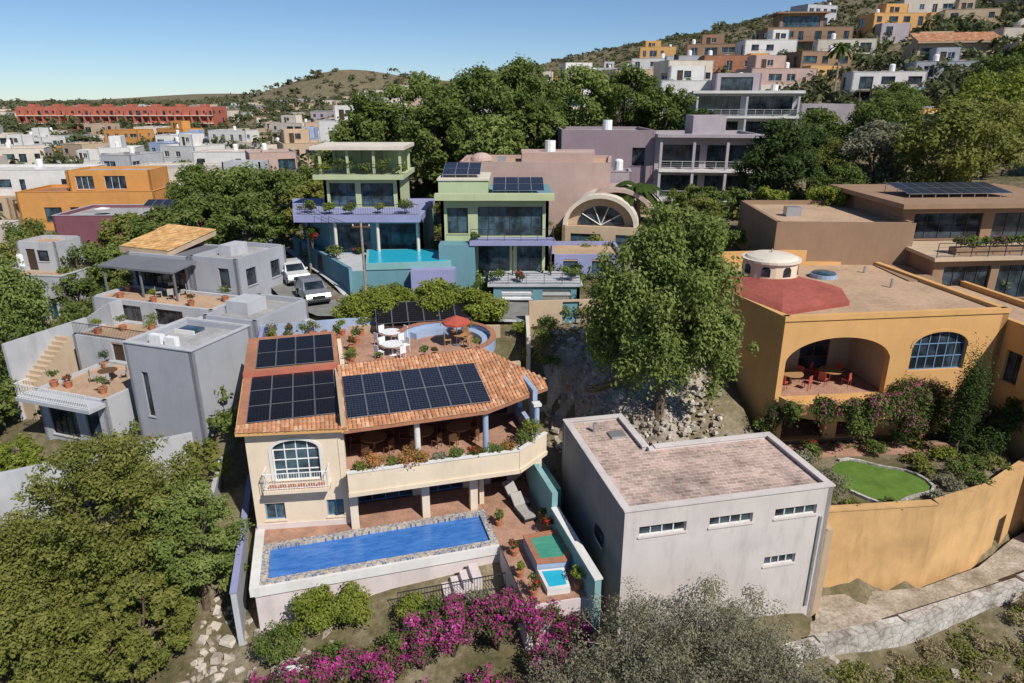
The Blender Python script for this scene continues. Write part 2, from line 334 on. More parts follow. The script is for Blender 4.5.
    def railing(s,pts,z,h=1.,mat=None,post=.04,n=None,gap=.14,part='railing',bars=True):
        mat=mat or M['iron']
        for a,b in zip(pts[:-1],pts[1:]):
            L=math.hypot(b[0]-a[0],b[1]-a[1]); s.push((a[0],a[1],z),math.degrees(math.atan2(b[1]-a[1],b[0]-a[0])))
            s.box(part,mat,0,L,-.02,.02,h-.04,h); s.box(part,mat,0,L,-.015,.015,.08,.11)
            k=max(1,int(L/gap))
            if bars:
                for i in range(k+1): s.box(part,mat,L*i/k-.009,L*i/k+.009,-.009,.009,.0,h-.04)
            else:
                for i in range(int(L/1.2)+1): x=L*i/max(1,int(L/1.2)); s.box(part,mat,x-.02,x+.02,-.02,.02,0,h-.04)
                for zz in (.3,.5,.7): s.box(part,mat,0,L,-.008,.008,zz,zz+.016)
            s.pop()
    def solar(s,x,y,z,yaw,tilt,nx,ny,w=1.04,h=1.72,black=False,legs=0):
        s.push((x,y,z),yaw,tilt)
        for i in range(nx):
            for j in range(ny):
                x0=i*(w+.02);y0=j*(h+.02)
                s.box('solar_frames',M['dgrey'] if black else M['metal'],x0,x0+w,y0,y0+h,.05,.085)
                e=.022; s.add('solar_panels',M['solarb'] if black else M['solar'],[(x0+e,y0+e,.09),(x0+w-e,y0+e,.09),(x0+w-e,y0+h-e,.09),(x0+e,y0+h-e,.09)],[(0,1,2,3)],[[(0,0),(1,0),(1,1),(0,1)]])
        for j in range(ny):
            for yy in (.3,1.35): s.box('solar_rails',M['metal'],-.05,nx*(w+.02)+.03,j*h+yy,j*h+yy+.04,.0,.05)
        s.pop()
        if legs:
            s.push((x,y,z),yaw)
            D=ny*(h+.02)*math.cos(rad(tilt)); Hh=ny*(h+.02)*math.sin(rad(tilt))
            for i in range(nx+1):
                xx=min(i*(w+.02),nx*(w+.02)-.05)
                s.box('solar_rails',M['metal'],xx,xx+.04,D-.1,D-.06,-legs,Hh-.02); s.box('solar_rails',M['metal'],xx,xx+.04,.02,.06,-legs,0)
            s.pop()
    def tileroof(s,part,mat,poly,zf,pitch=.21,course=.36,r=.1):
        x0=min(p[0] for p in poly);x1=max(p[0] for p in poly); x=x0+pitch/2
        while x<x1:
            ys_=[]
            for i in range(len(poly)):
                a,b=poly[i],poly[(i+1)%len(poly)]
                if (a[0]-x)*(b[0]-x)<0: ys_.append(a[1]+(b[1]-a[1])*(x-a[0])/(b[0]-a[0]))
            if len(ys_)>=2:
                ya,yb=min(ys_),max(ys_); y=ya
                while y<yb-.05:
                    ye=min(y+course+.05,yb); vs=[]
                    jx=R.uniform(-.012,.012); jz=R.uniform(0,.015)
                    for yy,dz,rr in((y+R.uniform(-.015,.015),.035,1.08),(ye,0,.9)):
                        for k in range(5):
                            t=math.pi*k/4; vs.append((x+jx-math.cos(t)*pitch*.5*rr,yy,zf(x,yy)+dz+jz+math.sin(t)*r*.75))
                    s.add(part,mat,vs,[(k+1,k,5+k,6+k)[::-1] for k in range(4)]+[(0,1,2,3,4)]); y+=course
            x+=pitch
    def done(s):
        e=bpy.data.objects.new(s.name,None); COL.objects.link(e); e.location=s.loc; e.rotation_euler=(0,0,rad(s.yaw)); e.empty_display_size=.5
        for pn,b in s.parts.items():
            me=bpy.data.meshes.new(pn); me.from_pydata(b['v'],[],b['f'])
            for m_ in b['mats']: me.materials.append(m_)
            me.polygons.foreach_set('material_index',b['m'])
            if b['uv']:
                uv=me.uv_layers.new(name='UVMap')
                for fi,c in b['uv'].items():
                    ls=me.polygons[fi].loop_start
                    for k,w in enumerate(c): uv.data[ls+k].uv=w
            me.update(); o=bpy.data.objects.new(pn,me); COL.objects.link(o); o.parent=e
        s.e=e; return e

# ------------------------------------------------------------------ foliage
def leafarrays(blobs,n,size,seed,clumps=30,cr=.3,fill=.5,droop=0,aspect=.5,low=.25,flat=.75):
    g=np.random.default_rng(seed); B=np.array(blobs,float); C=B[:,:3]; Rr=B[:,3:6]
    w=(Rr.prod(1))**(2/3.); w/=w.sum()
    bi=g.choice(len(B),clumps,p=w); d=g.normal(size=(clumps,3)); d/=np.linalg.norm(d,axis=1)[:,None]
    dn=d[:,2]<-low; d[dn,2]*=-1
    r=g.uniform(fill,1,clumps)**.7
    cc=C[bi]+d*Rr[bi]*(r*(1-cr*.55))[:,None]
    crad=cr*Rr[bi].mean(1)*g.uniform(.5,1.4,clumps); cv=g.uniform(0,1,clumps)
    pr=crad**2; pr/=pr.sum()
    ci=g.choice(clumps,n,p=pr); dd=g.normal(size=(n,3)); dd/=np.linalg.norm(dd,axis=1)[:,None]
    rr=g.uniform(.0,1.,n)**.45*(1+.5*(g.uniform(0,1,n)>.86)*g.uniform(0,1,n))
    p=cc[ci]+dd*(crad[ci]*rr)[:,None]*np.array([1,1,flat])
    if droop: p[:,2]-=np.abs(g.normal(0,droop,n))*crad[ci]
    nr=dd*.7+g.normal(size=(n,3))*.5+np.array([.1,-.15,.5]); nr/=np.linalg.norm(nr,axis=1)[:,None]
    t=g.normal(size=(n,3)); 
    if droop: t[:,2]-=1.5
    t-=nr*(t*nr).sum(1)[:,None]; t/=np.linalg.norm(t,axis=1)[:,None]; b=np.cross(nr,t)
    L=(size*g.uniform(.6,1.4,n))[:,None]
    v=np.stack([p+t*L*.5,p+b*L*aspect*.5+t*L*.05,p-t*L*.5,p-b*L*aspect*.5+t*L*.05],1)
    lv=np.clip(.4*cv[ci]+.6*g.uniform(0,1,n)+.12*(dd[:,2]),0,1)
    return v,lv,cc
def mesh_leaves(name,v,lv,mat):
    n=len(v); me=bpy.data.meshes.new(name); me.vertices.add(n*4); me.vertices.foreach_set('co',v.astype(np.float32).ravel())
    me.loops.add(n*4); me.polygons.add(n); me.loops.foreach_set('vertex_index',np.arange(n*4)); me.polygons.foreach_set('loop_start',np.arange(0,n*4,4))
    me.update(); me.materials.append(mat); a=me.attributes.new('lv','FLOAT','FACE'); a.data.foreach_set('value',lv.astype(np.float32)); return me
SEED=[100]
def bush(name,x,y,z,rx,ry,rz,n,size,mat,clumps=14,cr=.42,stems=6,yaw=0,**k):
    SEED[0]+=1; v,lv,cc=leafarrays([(0,0,rz*.85,rx,ry,rz)],n,size,SEED[0],clumps,cr,.3,**k)
    if 'droop' not in k: v[:,:,2]=np.maximum(v[:,:,2],-.05)
    o=Obj(name,(x,y,z),yaw)
    for i in range(min(stems,len(cc))):
        c=cc[i]; o.tube('stems',M['bark'],[(0,0,-.3),(c[0]*.4,c[1]*.4,c[2]*.5),tuple(c)],[.04*rz,.03*rz,.01])
    e=o.done(); me=mesh_leaves('foliage',v,lv,M[mat]); f=bpy.data.objects.new('foliage',me); COL.objects.link(f); f.parent=e; return e
def tree(name,x,y,H,R3,n,size,mat,cz=None,z=None,clumps=60,cr=.22,extra=(),trunk=.25,bark='bark',branches=14,lean=(0,0),**k):
    SEED[0]+=1; z=gz(x,y) if z is None else z
    rx,ry,rz=R3; cz=H-rz if cz is None else cz
    bl=[(lean[0],lean[1],cz,rx,ry,rz)]+list(extra)
    v,lv,cc=leafarrays(bl,n,size,SEED[0],clumps,cr,k.pop('fill',.45),**k)
    o=Obj(name,(x,y,z)); rr=random.Random(SEED[0])
    hub=(lean[0]*.6+rr.uniform(-.2,.2),lean[1]*.6,max(cz-rz*.6,H*.22))
    o.tube('trunk',M[bark],[(0,0,-.6),(0.05,0,.2),(lean[0]*.3+rr.uniform(-.15,.15),lean[1]*.3,hub[2]*.55),hub],[trunk*1.35,trunk,trunk*.85,trunk*.7],8)
    for i in rr.sample(range(len(cc)),min(branches,len(cc))):
        c=Vector(cc[i]); h=Vector(hub); mid=h.lerp(c,.5)+Vector((rr.uniform(-.3,.3),rr.uniform(-.3,.3),rr.uniform(0,.4)))
        o.tube('branches',M[bark],[tuple(h-Vector((0,0,.3))),tuple(mid),tuple(c)],[trunk*.5,trunk*.3,trunk*.08],6)
    e=o.done(); me=mesh_leaves('foliage',v,lv,M[mat]); f=bpy.data.objects.new('foliage',me); COL.objects.link(f); f.parent=e; return e
def mass(name,items,mat,leaves_per,seed,size,cr=.45):
    V=[];L=[]
    for i,(x,y,z,r,h) in enumerate(items):
        v,lv,_=leafarrays([(x,y,z+h*.5,r,r,h*.55)],leaves_per,size*(r/2.5),seed+i,9,cr,.3)
        V.append(v);L.append(np.clip(lv*.7+.3*((i*37)%10)/10.,0,1))
    me=mesh_leaves(name,np.concatenate(V),np.concatenate(L),M[mat]); o=bpy.data.objects.new(name,me); COL.objects.link(o)
def rocks(name,pts,smin,smax,mat,seed=1):
    rr=random.Random(seed); V=[];F=[]
    base=[(-1,-1,-1),(1,-1,-1),(1,1,-1),(-1,1,-1),(-.8,-.8,1),(.8,-.8,1),(.8,.8,1),(-.8,.8,1)]
    for x,y,z in pts:
        s_=rr.uniform(smin,smax)*rr.uniform(.5,1); a=rr.uniform(0,6.28); sx,sy,sz=s_*rr.uniform(.6,1.3),s_*rr.uniform(.6,1.3),s_*rr.uniform(.3,.8)
        Mx=Matrix.Rotation(a,3,'Z')@Matrix.Rotation(rr.uniform(-.4,.4),3,'X'); o0=len(V)
        for b in base:
            p=Mx@Vector((b[0]*sx*rr.uniform(.6,1.1),b[1]*sy*rr.uniform(.6,1.1),b[2]*sz*rr.uniform(.6,1.1))); V.append((x+p.x,y+p.y,z+p.z+sz*.3))
        F+=[tuple(o0+k for k in f) for f in [(0,3,2,1),(4,5,6,7),(0,1,5,4),(1,2,6,5),(2,3,7,6),(3,0,4,7)]]
    me=bpy.data.meshes.new(name); me.from_pydata(V,[],F); me.materials.append(mat); o=bpy.data.objects.new(name,me); COL.objects.link(o)

# ------------------------------------------------------------------ small props (world coordinates)
def pot(x,y,z,r=.22,mat='lf_green',h=.7,n=260,name='potted_plant',pm='clay'):
    o=Obj(name,(x,y,z)); o.cyl('pot',M[pm],0,0,0,r*1.6,r*.7,r,12); o.cyl('pot',M[pm],0,0,r*1.6,r*1.75,r*1.12,r*1.12,12)
    e=o.done(); SEED[0]+=1; v,lv,_=leafarrays([(0,0,r*1.8+h*.45,h*.5,h*.5,h*.5)],n,.13,SEED[0],9,.5,.2)
    f=bpy.data.objects.new('foliage',mesh_leaves('foliage',v,lv,M[mat])); COL.objects.link(f); f.parent=e
def chair(o,x,y,z,yaw,mat):
    o.push((x,y,z),yaw)
    o.box('seats',mat,-.22,.22,-.22,.22,.42,.46); o.box('seats',mat,-.22,.22,.19,.22,.46,.9)
    for a in(-.2,.18):
        for b in(-.2,.18): o.box('chair_legs',mat,a,a+.03,b,b+.03,0,.42)
    o.pop()
def dining(name,x,y,z,yaw=0,r=.6,mat='white_paint',n=4,cm=None):
    o=Obj(name,(x,y,z),yaw); o.cyl('table_top',M[mat],0,0,.71,.75,r,r,20); o.cyl('table_leg',M[mat],0,0,.02,.71,.05,.05,8); o.cyl('table_leg',M[mat],0,0,0,.02,.25,.25,12)
    for i in range(n):
        a=2*math.pi*i/n+.4; chair(o,math.cos(a)*(r+.3),math.sin(a)*(r+.3),0,math.degrees(a)-90,M[cm or mat])
    o.done()
def lounger(x,y,z,yaw,name='sun_lounger'):
    o=Obj(name,(x,y,z),yaw); o.box('cushion',M['cloth'],-.32,.32,-.95,.35,.28,.38)
    o.push((0,.35,.3),0,35); o.box('backrest',M['cloth'],-.32,.32,0,.75,0,.1); o.pop()
    o.box('frame',M['iron'],-.36,.36,-1,.4,.2,.27)
    for a in(-.34,.29):
        for b in(-.95,.3): o.box('legs',M['iron'],a,a+.05,b,b+.05,0,.2)
    o.done()
def umbrella(x,y,z,mat='redcloth',r=.95):
    o=Obj('patio_umbrella',(x,y,z)); o.cyl('pole',M['metal'],0,0,0,1.9,.03,.03,8); o.cyl('base',M['dgrey'],0,0,0,.08,.3,.3,12)
    n=8; v=[(0,0,2.0)]+[(r*math.cos(2*math.pi*i/n),r*math.sin(2*math.pi*i/n),1.6) for i in range(n)]+[(r*1.0*math.cos(2*math.pi*i/n),r*math.sin(2*math.pi*i/n),1.47) for i in range(n)]
    o.add('canopy',M[mat],v,[(0,1+i,1+(i+1)%n) for i in range(n)]+[(1+i,9+i,9+(i+1)%n,1+(i+1)%n) for i in range(n)]); o.done()
def car(name,x,y,z,yaw,paint='silver'):
    o=Obj(name,(x,y,z),yaw); W=.9
    prof=[(-2.25,.45),(-2.3,.7),(-2.15,.95),(-1.1,1.08),(-.55,1.55),(.2,1.66),(1.5,1.62),(2.1,1.2),(2.3,1.0),(2.3,.45),(2.0,.3),(-2.0,.3)]
    def sec(k,top): return [(k*(W if z_<1.1 else W*.82),y_,z_) for y_,z_ in top]
    n=len(prof); vs=sec(-1,prof)+sec(1,prof)
    o.add('body',M[paint],vs,[tuple(range(n)),tuple(range(n,2*n))[::-1]]+[((i+1)%n,i,n+i,n+(i+1)%n) for i in range(n)])
    o.add('windows',M['glass'],[(-.74,-1.12,1.10),(.74,-1.12,1.10),(.68,-.57,1.56),(-.68,-.57,1.56)],[(0,1,2,3)])
    o.add('windows',M['glass'],[(-.66,1.58,1.60),(.66,1.58,1.60),(.72,2.08,1.26),(-.72,2.08,1.26)],[(3,2,1,0)])
    for k in(-1,1):
        o.add('windows',M['glass'],[(k*.905,-.95,1.12),(k*.905,1.75,1.12),(k*.76,1.45,1.56),(k*.76,-.45,1.54)],[(0,1,2,3)])
        for yy in(-1.4,1.4):
            o.push((k*.82,yy,.34)); 
            nn=14; v=[(dx,.34*math.cos(2*math.pi*i/nn),.34*math.sin(2*math.pi*i/nn)) for dx in(-.1,.11) for i in range(nn)]
            o.add('wheels',M['tyre'],v,[tuple(range(nn)),tuple(range(nn,2*nn))[::-1]]+[(i,(i+1)%nn,nn+(i+1)%nn,nn+i) for i in range(nn)])
            v=[(k*.118,.2*math.cos(2*math.pi*i/nn),.2*math.sin(2*math.pi*i/nn)) for i in range(nn)]; o.add('hubcaps',M['metal'],v,[tuple(range(nn))]); o.pop()
        o.box('lights',M['white_paint'],k*.68-.14,k*.68+.14,-2.31,-2.2,.74,.86); o.box('lights',M['redcloth'],k*.72-.12,k*.72+.12,2.2,2.32,.85,1.05)
        o.box('mirrors',M[paint],k*1.0-.1,k*1.0+.08,-.85,-.7,1.08,1.22)
    o.box('grille',M['black'],-.48,.48,-2.315,-2.2,.6,.84)
    o.box('bumpers',M['black'],-.85,.85,-2.34,-2.2,.36,.52); o.box('bumpers',M['black'],-.85,.85,2.2,2.34,.36,.55); o.done()

# ------------------------------------------------------------------ generic house
def house(name,x,y,yaw,W,D,z0,h,wall='white',roof='greyroof',seed=0,floors=None,fr='frame_d',tank=True,wy=1.35,pent=False,base=2.5,blank=.2,coping=None,balcony=False,wide=1.,wing=False):
    r=random.Random(seed); o=Obj(name,(x,y,z0),yaw); hw=W/2; fl=floors or max(1,round(h/3.)); fh=(h-.4)/fl
    def ops(L,bl,fl=fl,fh=fh):
        res=[]; n=max(1,int(L/3.1)); st=L/n
        for f in range(fl):
            for i in range(n):
                if r.random()<bl: continue
                w=min(st*.8,r.choice([.9,1.2,1.6,2.4])*wide); c=st*(i+.5)+r.uniform(-.2,.2)*(st-w)
                tall=r.random()<.4
                res.append(dict(x0=round(c-w/2,3),x1=round(c+w/2,3),z0=f*fh+(.15 if tall else .95),z1=f*fh+min(fh-.35,2.25),nx=2 if w>1.1 else 1,fr=M[fr],gl=M['glass'] if r.random()<.8 else M['bglass']))
        return res
    P=[(-hw,0),(hw,0),(hw,D),(-hw,D)]
    o.shell(P,-base,h,.22,M[wall],{0:ops(W,blank),1:ops(D,.45),3:ops(D,.45)},M[roof])
    cm=M[coping] if coping else M[wall]
    for a,b in((0,1),(1,2),(2,3),(3,0)):
        pa,pb=P[a],P[b]; L=math.hypot(pb[0]-pa[0],pb[1]-pa[1]); o.push((pa[0],pa[1],0),math.degrees(math.atan2(pb[1]-pa[1],pb[0]-pa[0])))
        o.box('coping',cm,-.04,L-.27,-.05,.25,h,h+.07); o.pop()
    if tank:
        tx,ty=r.uniform(-hw+1,hw-1),r.uniform(1.2,D-1.2); m_=r.choice(['black','white_paint','white_paint'])
        o.cyl('water_tank',M[m_],tx,ty,h+.1,h+1.1,.5,.5,12); o.dome('water_tank',M[m_],tx,ty,h+1.1,.5,.25,12,3); o.box('tank_stand',M[wall],tx-.6,tx+.6,ty-.6,ty+.6,h-.4,h+.1)
    if pent or r.random()<.35:
        pw=W*r.uniform(.3,.5); px=r.uniform(-hw+.3,hw-pw-.3); pd=min(D*.5,4)
        o.shell([(px,D-pd-.4),(px+pw,D-pd-.4),(px+pw,D-.4),(px,D-.4)],h-.36,h+2.5,.2,M[wall],{0:[dict(x0=pw*.2,x1=pw*.2+1.,z0=h-.3,z1=h+1.8,k='d'),dict(x0=pw*.2+1.2,x1=min(pw*.2+2.4,pw-.3),z0=h+.6,z1=h+1.7,fr=M[fr])] if pw>3.4 else ()},M[roof])
    if balcony:
        for f in range(1,fl):
            zf=f*fh; o.box('balcony_slab',cm,-hw*.85,hw*.85,-1.4,-.003,zf-.2,zf); o.railing([(-hw*.85,0),(-hw*.85,-1.35),(hw*.85,-1.35),(hw*.85,0)],zf,1.,gap=.25)
    if wing:
        w2=M[r.choice(['tan','pink','cream2','ochre','lgrey','mauve2','white','brown','lblue','terroof'])]; sd_=r.choice([-1,1]); ww=W*r.uniform(.35,.6); xa=-hw*.9 if sd_<0 else hw*.9-ww
        o.shell([(xa,-3.2),(xa+ww,-3.2),(xa+ww,-.004),(xa,-.004)],-base,3.,.2,w2,{0:ops(ww,.1,1,2.9)},M[r.choice(['terroof','tanroof','greyroof'])],2.7)
        if r.random()<.5: o.railing([(xa+.1,-3.1),(xa+ww-.1,-3.1)],3.,.8,M['iron'],gap=.25)
        if r.random()<.5:
            px=xa+ww+.4 if sd_<0 else xa-3.4
            o.box('pergola',M['wood'],px,px+3,-2.8,-.1,2.5,2.62)
            for q_ in (px+.05,px+2.8): o.box('pergola',M['wood'],q_,q_+.15,-2.75,-2.6,-base,2.5)
    for k in range(r.randint(0,3)):
        sx,sy=r.uniform(-hw+.6,hw-1.4),r.uniform(.6,D-1.4); o.box('roof_units',M['metal'],sx,sx+.8,sy,sy+.5,h-.36,h+.35)
    return o

# ================================================================== HOUSE A (cream villa with pool)
YA=16; OA=(-13.2,30.2,0)
ca,sa=math.cos(rad(YA)),math.sin(rad(YA))
def A2W(x,y): return (OA[0]+ca*x-sa*y,OA[1]+sa*x+ca*y)
o=Obj('cream_villa',OA,YA); cr_,W_=M['cream'],M['white']
tw=[(0,-.1),(4.7,-.85),(4.7,9.8),(0,9.8)]
arch=dict(x0=1.2,x1=3.5,z0=5.75,z1=8.05,arch=.55,nx=4,nz=4,fr=M['white_paint'],gl=M['bglass'])
o.shell(tw,.5,8.75,.3,cr_,{0:[arch,dict(x0=.5,x1=1.5,z0=3.5,z1=4.5,nx=2,fr=M['frame_b'],gl=M['bglass']),dict(x0=3.0+.6,x1=4.5,z0=3.5,z1=4.5,nx=2,fr=M['frame_b'],gl=M['bglass'])],
   3:[dict(x0=2,x1=3,z0=6.3,z1=7.4,fr=M['frame_b']),dict(x0=6,x1=7,z0=6.3,z1=7.4,fr=M['frame_b'])]})
o.push((0,-.1,0),math.degrees(math.atan2(-.75,4.7)))
for i in range(14):
    a0=math.pi*i/14;a1=math.pi*(i+1)/14; c=2.35
    o.ext('window_surround',W_,[(c-1.3*math.cos(a0),7.5+.7*math.sin(a0)),(c-1.15*math.cos(a0),7.5+.55*math.sin(a0)),(c-1.15*math.cos(a1),7.5+.55*math.sin(a1)),(c-1.3*math.cos(a1),7.5+.7*math.sin(a1))],-.06,-.003)
for xx in(1.05,3.5): o.box('window_surround',W_,xx,xx+.15,-.06,-.003,5.7,7.5)
o.box('balcony_slab',M['cream'],.75,3.95,-.75,-.003,5.45,5.65)
o.railing([(.8,0),(.8,-.7),(3.9,-.7),(3.9,0)],5.65,.95,M['white_paint'],gap=.12)
for i in range(6): o.box('flower_box',M['clay'],1.0+i*.47,1.35+i*.47,-.68,-.5,5.66,5.86)
o.box('base_band',M['pinkwhite'],0,4.75,-.05,-.003,2.9,3.3)
o.pop()
zt=lambda x,y: 8.75+.10*(y+1.)
lo=[(-.35,-.55),(4.95,-1.35),(4.95,5.2),(-.35,5.2)]
o.prism('roof',M['ochre'],lo,lambda x,y:zt(x,y)-.16,zt)
o.tileroof('roof_tiles',M['wtile'],[(-.35,-.6),(4.95,-1.4),(4.95,.1),(-.35,.1)],lambda x,y:zt(x,y)+.01)
o.prism('roof_field',M['terroof'],[(-.3,.1),(4.9,.1),(4.9,5.15),(-.3,5.15)],lambda x,y:zt(x,y)+.002,lambda x,y:zt(x,y)+.03)
hi=[(-.3,5.3),(4.9,5.3),(4.9,10),(-.3,10)]
o.prism('upper_roof',M['terroof'],hi,8.7,lambda x,y:zt(x,y)+.28)
o.box('roof_band',M['red'],-.32,4.92,5.2,5.298,8.8,9.72)
o.solar(.15,.15,zt(0,.15)+.03,0,5.7,4,3,1.08,1.63,True)
o.solar(.35,5.6,zt(0,5.6)+.3,0,5.7,4,2,1.06,1.9,True)
sl=[(4.7,-2.25),(13.4,-2.35),(15.3,-.9),(15.3,5),(4.7,5)]
o.prism('living_floor',M['terrfloor'],sl,5.62,6.02)
for a,b in(((4.7,-2.3),(13.42,-2.4)),((13.42,-2.4),(15.4,-.9))):
    L=math.hypot(b[0]-a[0],b[1]-a[1]); o.push((a[0],a[1],0),math.degrees(math.atan2(b[1]-a[1],b[0]-a[0])))
    o.box('planter_wall',cr_,0,L,-.06,.12,5.5,6.78); o.box('planter_wall',cr_,0,L,.5,.62,6.02,6.68); o.box('planter_soil',M['bark'],0,L,.12,.5,6.02,6.6)
    o.box('planter_cap',W_,-.03,L+.03,-.1,.14,6.78,6.85); o.box('planter_band',cr_,-.02,L+.02,-.13,-.062,5.5,5.72); o.pop()
o.wall((4.7,3.6),(15.3,3.6),6.02,9.3,.25,M['tan'],[dict(x0=.8,x1=3.2,z0=6.05,z1=8.4,arch=.5,nx=4,nz=2,fr=M['wood']),dict(x0=4.2,x1=7.0,z0=6.05,z1=8.4,arch=.5,nx=4,nz=2,fr=M['wood']),dict(x0=8.,x1=9.8,z0=6.05,z1=8.3,nx=2,fr=M['wood'])],part='inner_walls')
o.wall((15.05,-.4),(15.05,3.6),6.02,9.2,.25,M['lblue'],[dict(x0=.6,x1=2.8,z0=6.9,z1=8.4,arch=.4,k='o')],part='side_wall')
for cx in(8.4,12.05,14.9): o.cyl('columns',M['lblue'] if cx>9 else W_,cx,-.75,6.02,8.55,.17,.15,14); o.box('columns',W_,cx-.22,cx+.22,-.97,-.53,8.45,8.6)
o.ext('beam',M['cream'],[(4.7,8.42),(12.2,8.42),(12.2,8.62),(4.7,8.62)],-.88,-.6)
zr=lambda x,y: 8.62+.17*(y+1.3)
rp=[(4.75,-1.35),(12.1,-1.15),(15.9,.35),(16.,1.3),(13.4,5.3),(4.75,4.9)]
o.prism('roof',M['terroof'],rp,lambda x,y:zr(x,y)-.15,zr)
o.tileroof('roof_tiles',M['wtile'],rp,lambda x,y:zr(x,y)+.005)
o.box('roof_valley',M['tan'],4.62,4.82,-1.3,5.,8.5,9.55)
o.solar(4.95,-.55,zr(0,-.55)+.1,0,9.6,7,2,1.05,2.02)
o.wall((4.7,.9),(15.3,.9),2.9,5.6,.25,cr_,[dict(x0=.5,x1=3.5,z0=3.,z1=5.2,nx=4,nz=1,fr=M['frame_b']),dict(x0=4.2,x1=6.4,z0=3.,z1=5.2,nx=3,fr=M['frame_b']),dict(x0=8.,x1=9.,z0=3.,z1=5.1,k='d')],part='walls')
for cx in(4.9,8.6,11.2,14.8): o.box('pillars',cr_,cx-.2,cx+.2,-1.45,-1.05,3.,5.5)
o.box('side_wall',M['cream'],11.6,11.85,-1.0,.9,3.,5.6)
o.wall((15.05,-.9),(15.05,5),0.5,5.62,.25,M['pinkwhite'])
o.prism('deck_wall',M['pinkwhite'],[(.1,-4.75),(11.7,-4.75),(11.7,1.5),(.1,1.5)],-1,2.62)
o.prism('patio_wall',M['pinkwhite'],[(11.7,-9.3),(15.2,-9.5),(15.2,1.5),(11.7,1.5)],-1,2.9,M['pinkwhite'])
o.prism('patio_floor',M['terrfloor'],[(11.72,-9.2),(14.75,-9.4),(14.75,1.5),(11.72,1.5)],2.9,3.01)
o.box('deck_floor',M['terrfloor'],.1,11.7,-1.55,1.6,2.62,3.0)
for bx in((.35,11.7,-4.7,-4.35),(.35,11.7,-1.95,-1.551)): o.box('pool_coping',M['mosaic'],*bx,2.62,3.05)
for bx in((.35,.7,-4.35,-1.95),(11.35,11.7,-4.35,-1.95)): o.box('pool_coping',M['mosaic'],*bx,2.62,3.046)
o.box('pool_edge',W_,.1,11.72,-4.85,-4.702,2.5,2.98); o.box('pool_edge',W_,-.1,.348,-4.85,1.5,2.55,3.02)
o.box('pool_water',M['pool'],.7,11.35,-4.35,-1.95,2.63,2.9)
tp=[(4.9,5.0),(14.2,5.4),(14.8,9.5),(13.5,13.2),(0.2,13.4),(0.2,10.05),(4.9,10.05)]
o.prism('terrace_walls',cr_,tp,3,8.98); o.prism('terrace_floor',M['terrfloor'],tp,8.98,9.04)
def curved(part,mat,cx,cy,r,a0,a1,z0,z1,t=.25,n=14):
    for i in range(n):
        b0=rad(a0+(a1-a0)*i/n);b1=rad(a0+(a1-a0)*(i+1)/n)
        o.prism(part,mat,[(cx+r*math.cos(b0),cy+r*math.sin(b0)),(cx+(r+t)*math.cos(b0),cy+(r+t)*math.sin(b0)),(cx+(r+t)*math.cos(b1),cy+(r+t)*math.sin(b1)),(cx+r*math.cos(b1),cy+r*math.sin(b1))],z0,z1)
curved('curved_bench',M['lblue'],11.6,8.2,3.0,-60,150,8.98,9.75)
curved('curved_bench_cap',M['terroof'],11.6,8.2,2.95,-60,150,9.75,9.82,.35)
curved('curved_seat',M['lblue'],11.6,8.2,2.4,-40,130,9.04,9.45,.59)
o.box('parapet',M['lblue'],.2,8.6,13.1,13.35,9.04,9.9); o.box('parapet',M['peri'],.2,.45,10.1,13.1,9.04,9.9); o.box('parapet',cr_,4.95,5.2,5.3,10.,9.04,9.6)
o.solar(7.6,11.4,9.85,-4,30,6,1,1.05,1.9,True,legs=.8)
o.done()
for x_,y_ in((8.2,7.6),(8.4,10.)): 
    wx,wy=A2W(x_,y_); dining('garden_table',wx,wy,9.04,20,.65)
wx,wy=A2W(12.4,8.3); umbrella(wx,wy,9.04); dining('garden_table',wx+.2,wy,9.04,50,.5,'lwood',3)
for i,(x_,y_,mm,h_) in enumerate([(5.6,6.,'lf_green',.9),(5.7,7.2,'lf_lime',.6),(5.8,9,'lf_red',.7),(6.6,12,'lf_green',1.),(5.4,12.3,'lf_lime',.8),(3.5,12.4,'lf_olive',1.),(2,12.5,'lf_red',.8),(9.9,6.,'lf_green',.7),(13.2,6.2,'lf_green',.9),(12.6,10.3,'lf_orange',.6),(2,11,'lf_green',.8),(1,12.6,'lf_grey',.9),(5.,11.2,'lf_green',.8),(13.4,9.6,'lf_lime',.9),(4.2,10.9,'lf_orange',.6),(2.9,11.6,'lf_green',1.2),(1.,11.2,'lf_lime',.9),(6.2,10.4,'lf_green',.7),(10.6,6.1,'lf_red',.5),(7.2,6.2,'lf_green',.5)]):
    wx,wy=A2W(x_,y_); pot(wx,wy,9.04,.22,mm,h_)
for i,(x_,mm,r_) in enumerate([(5.3,'lf_olive',.5),(6.2,'lf_orange',.75),(7.1,'lf_olive',.55),(7.8,'lf_orange',.8),(8.5,'lf_orange',.5),(9.3,'lf_grey',.45),(10.2,'lf_green',.5),(11.2,'lf_red',.45),(12.1,'lf_green',.55),(13.,'lf_orange',.5),(13.9,'lf_green',.65),(14.6,'lf_lime',1.)]):
    wx,wy=A2W(x_,-2.05 if x_<13.4 else -2.05+(x_-13.4)*.8); bush('planter_bush',wx,wy,6.6,r_,r_*.8,r_*.7,700,.12,mm,8,.5,3)
for x_ in(6.3,8.9,11.): 
    wx,wy=A2W(x_,1.3); dining('dining_table',wx,wy,6.02,20,.7,'lwood',5,'wood')
wx,wy=A2W(13.6,-1.2); lounger(wx,wy,3.01,30); wx,wy=A2W(13.6,-2.5); lounger(wx,wy,3.01,25)
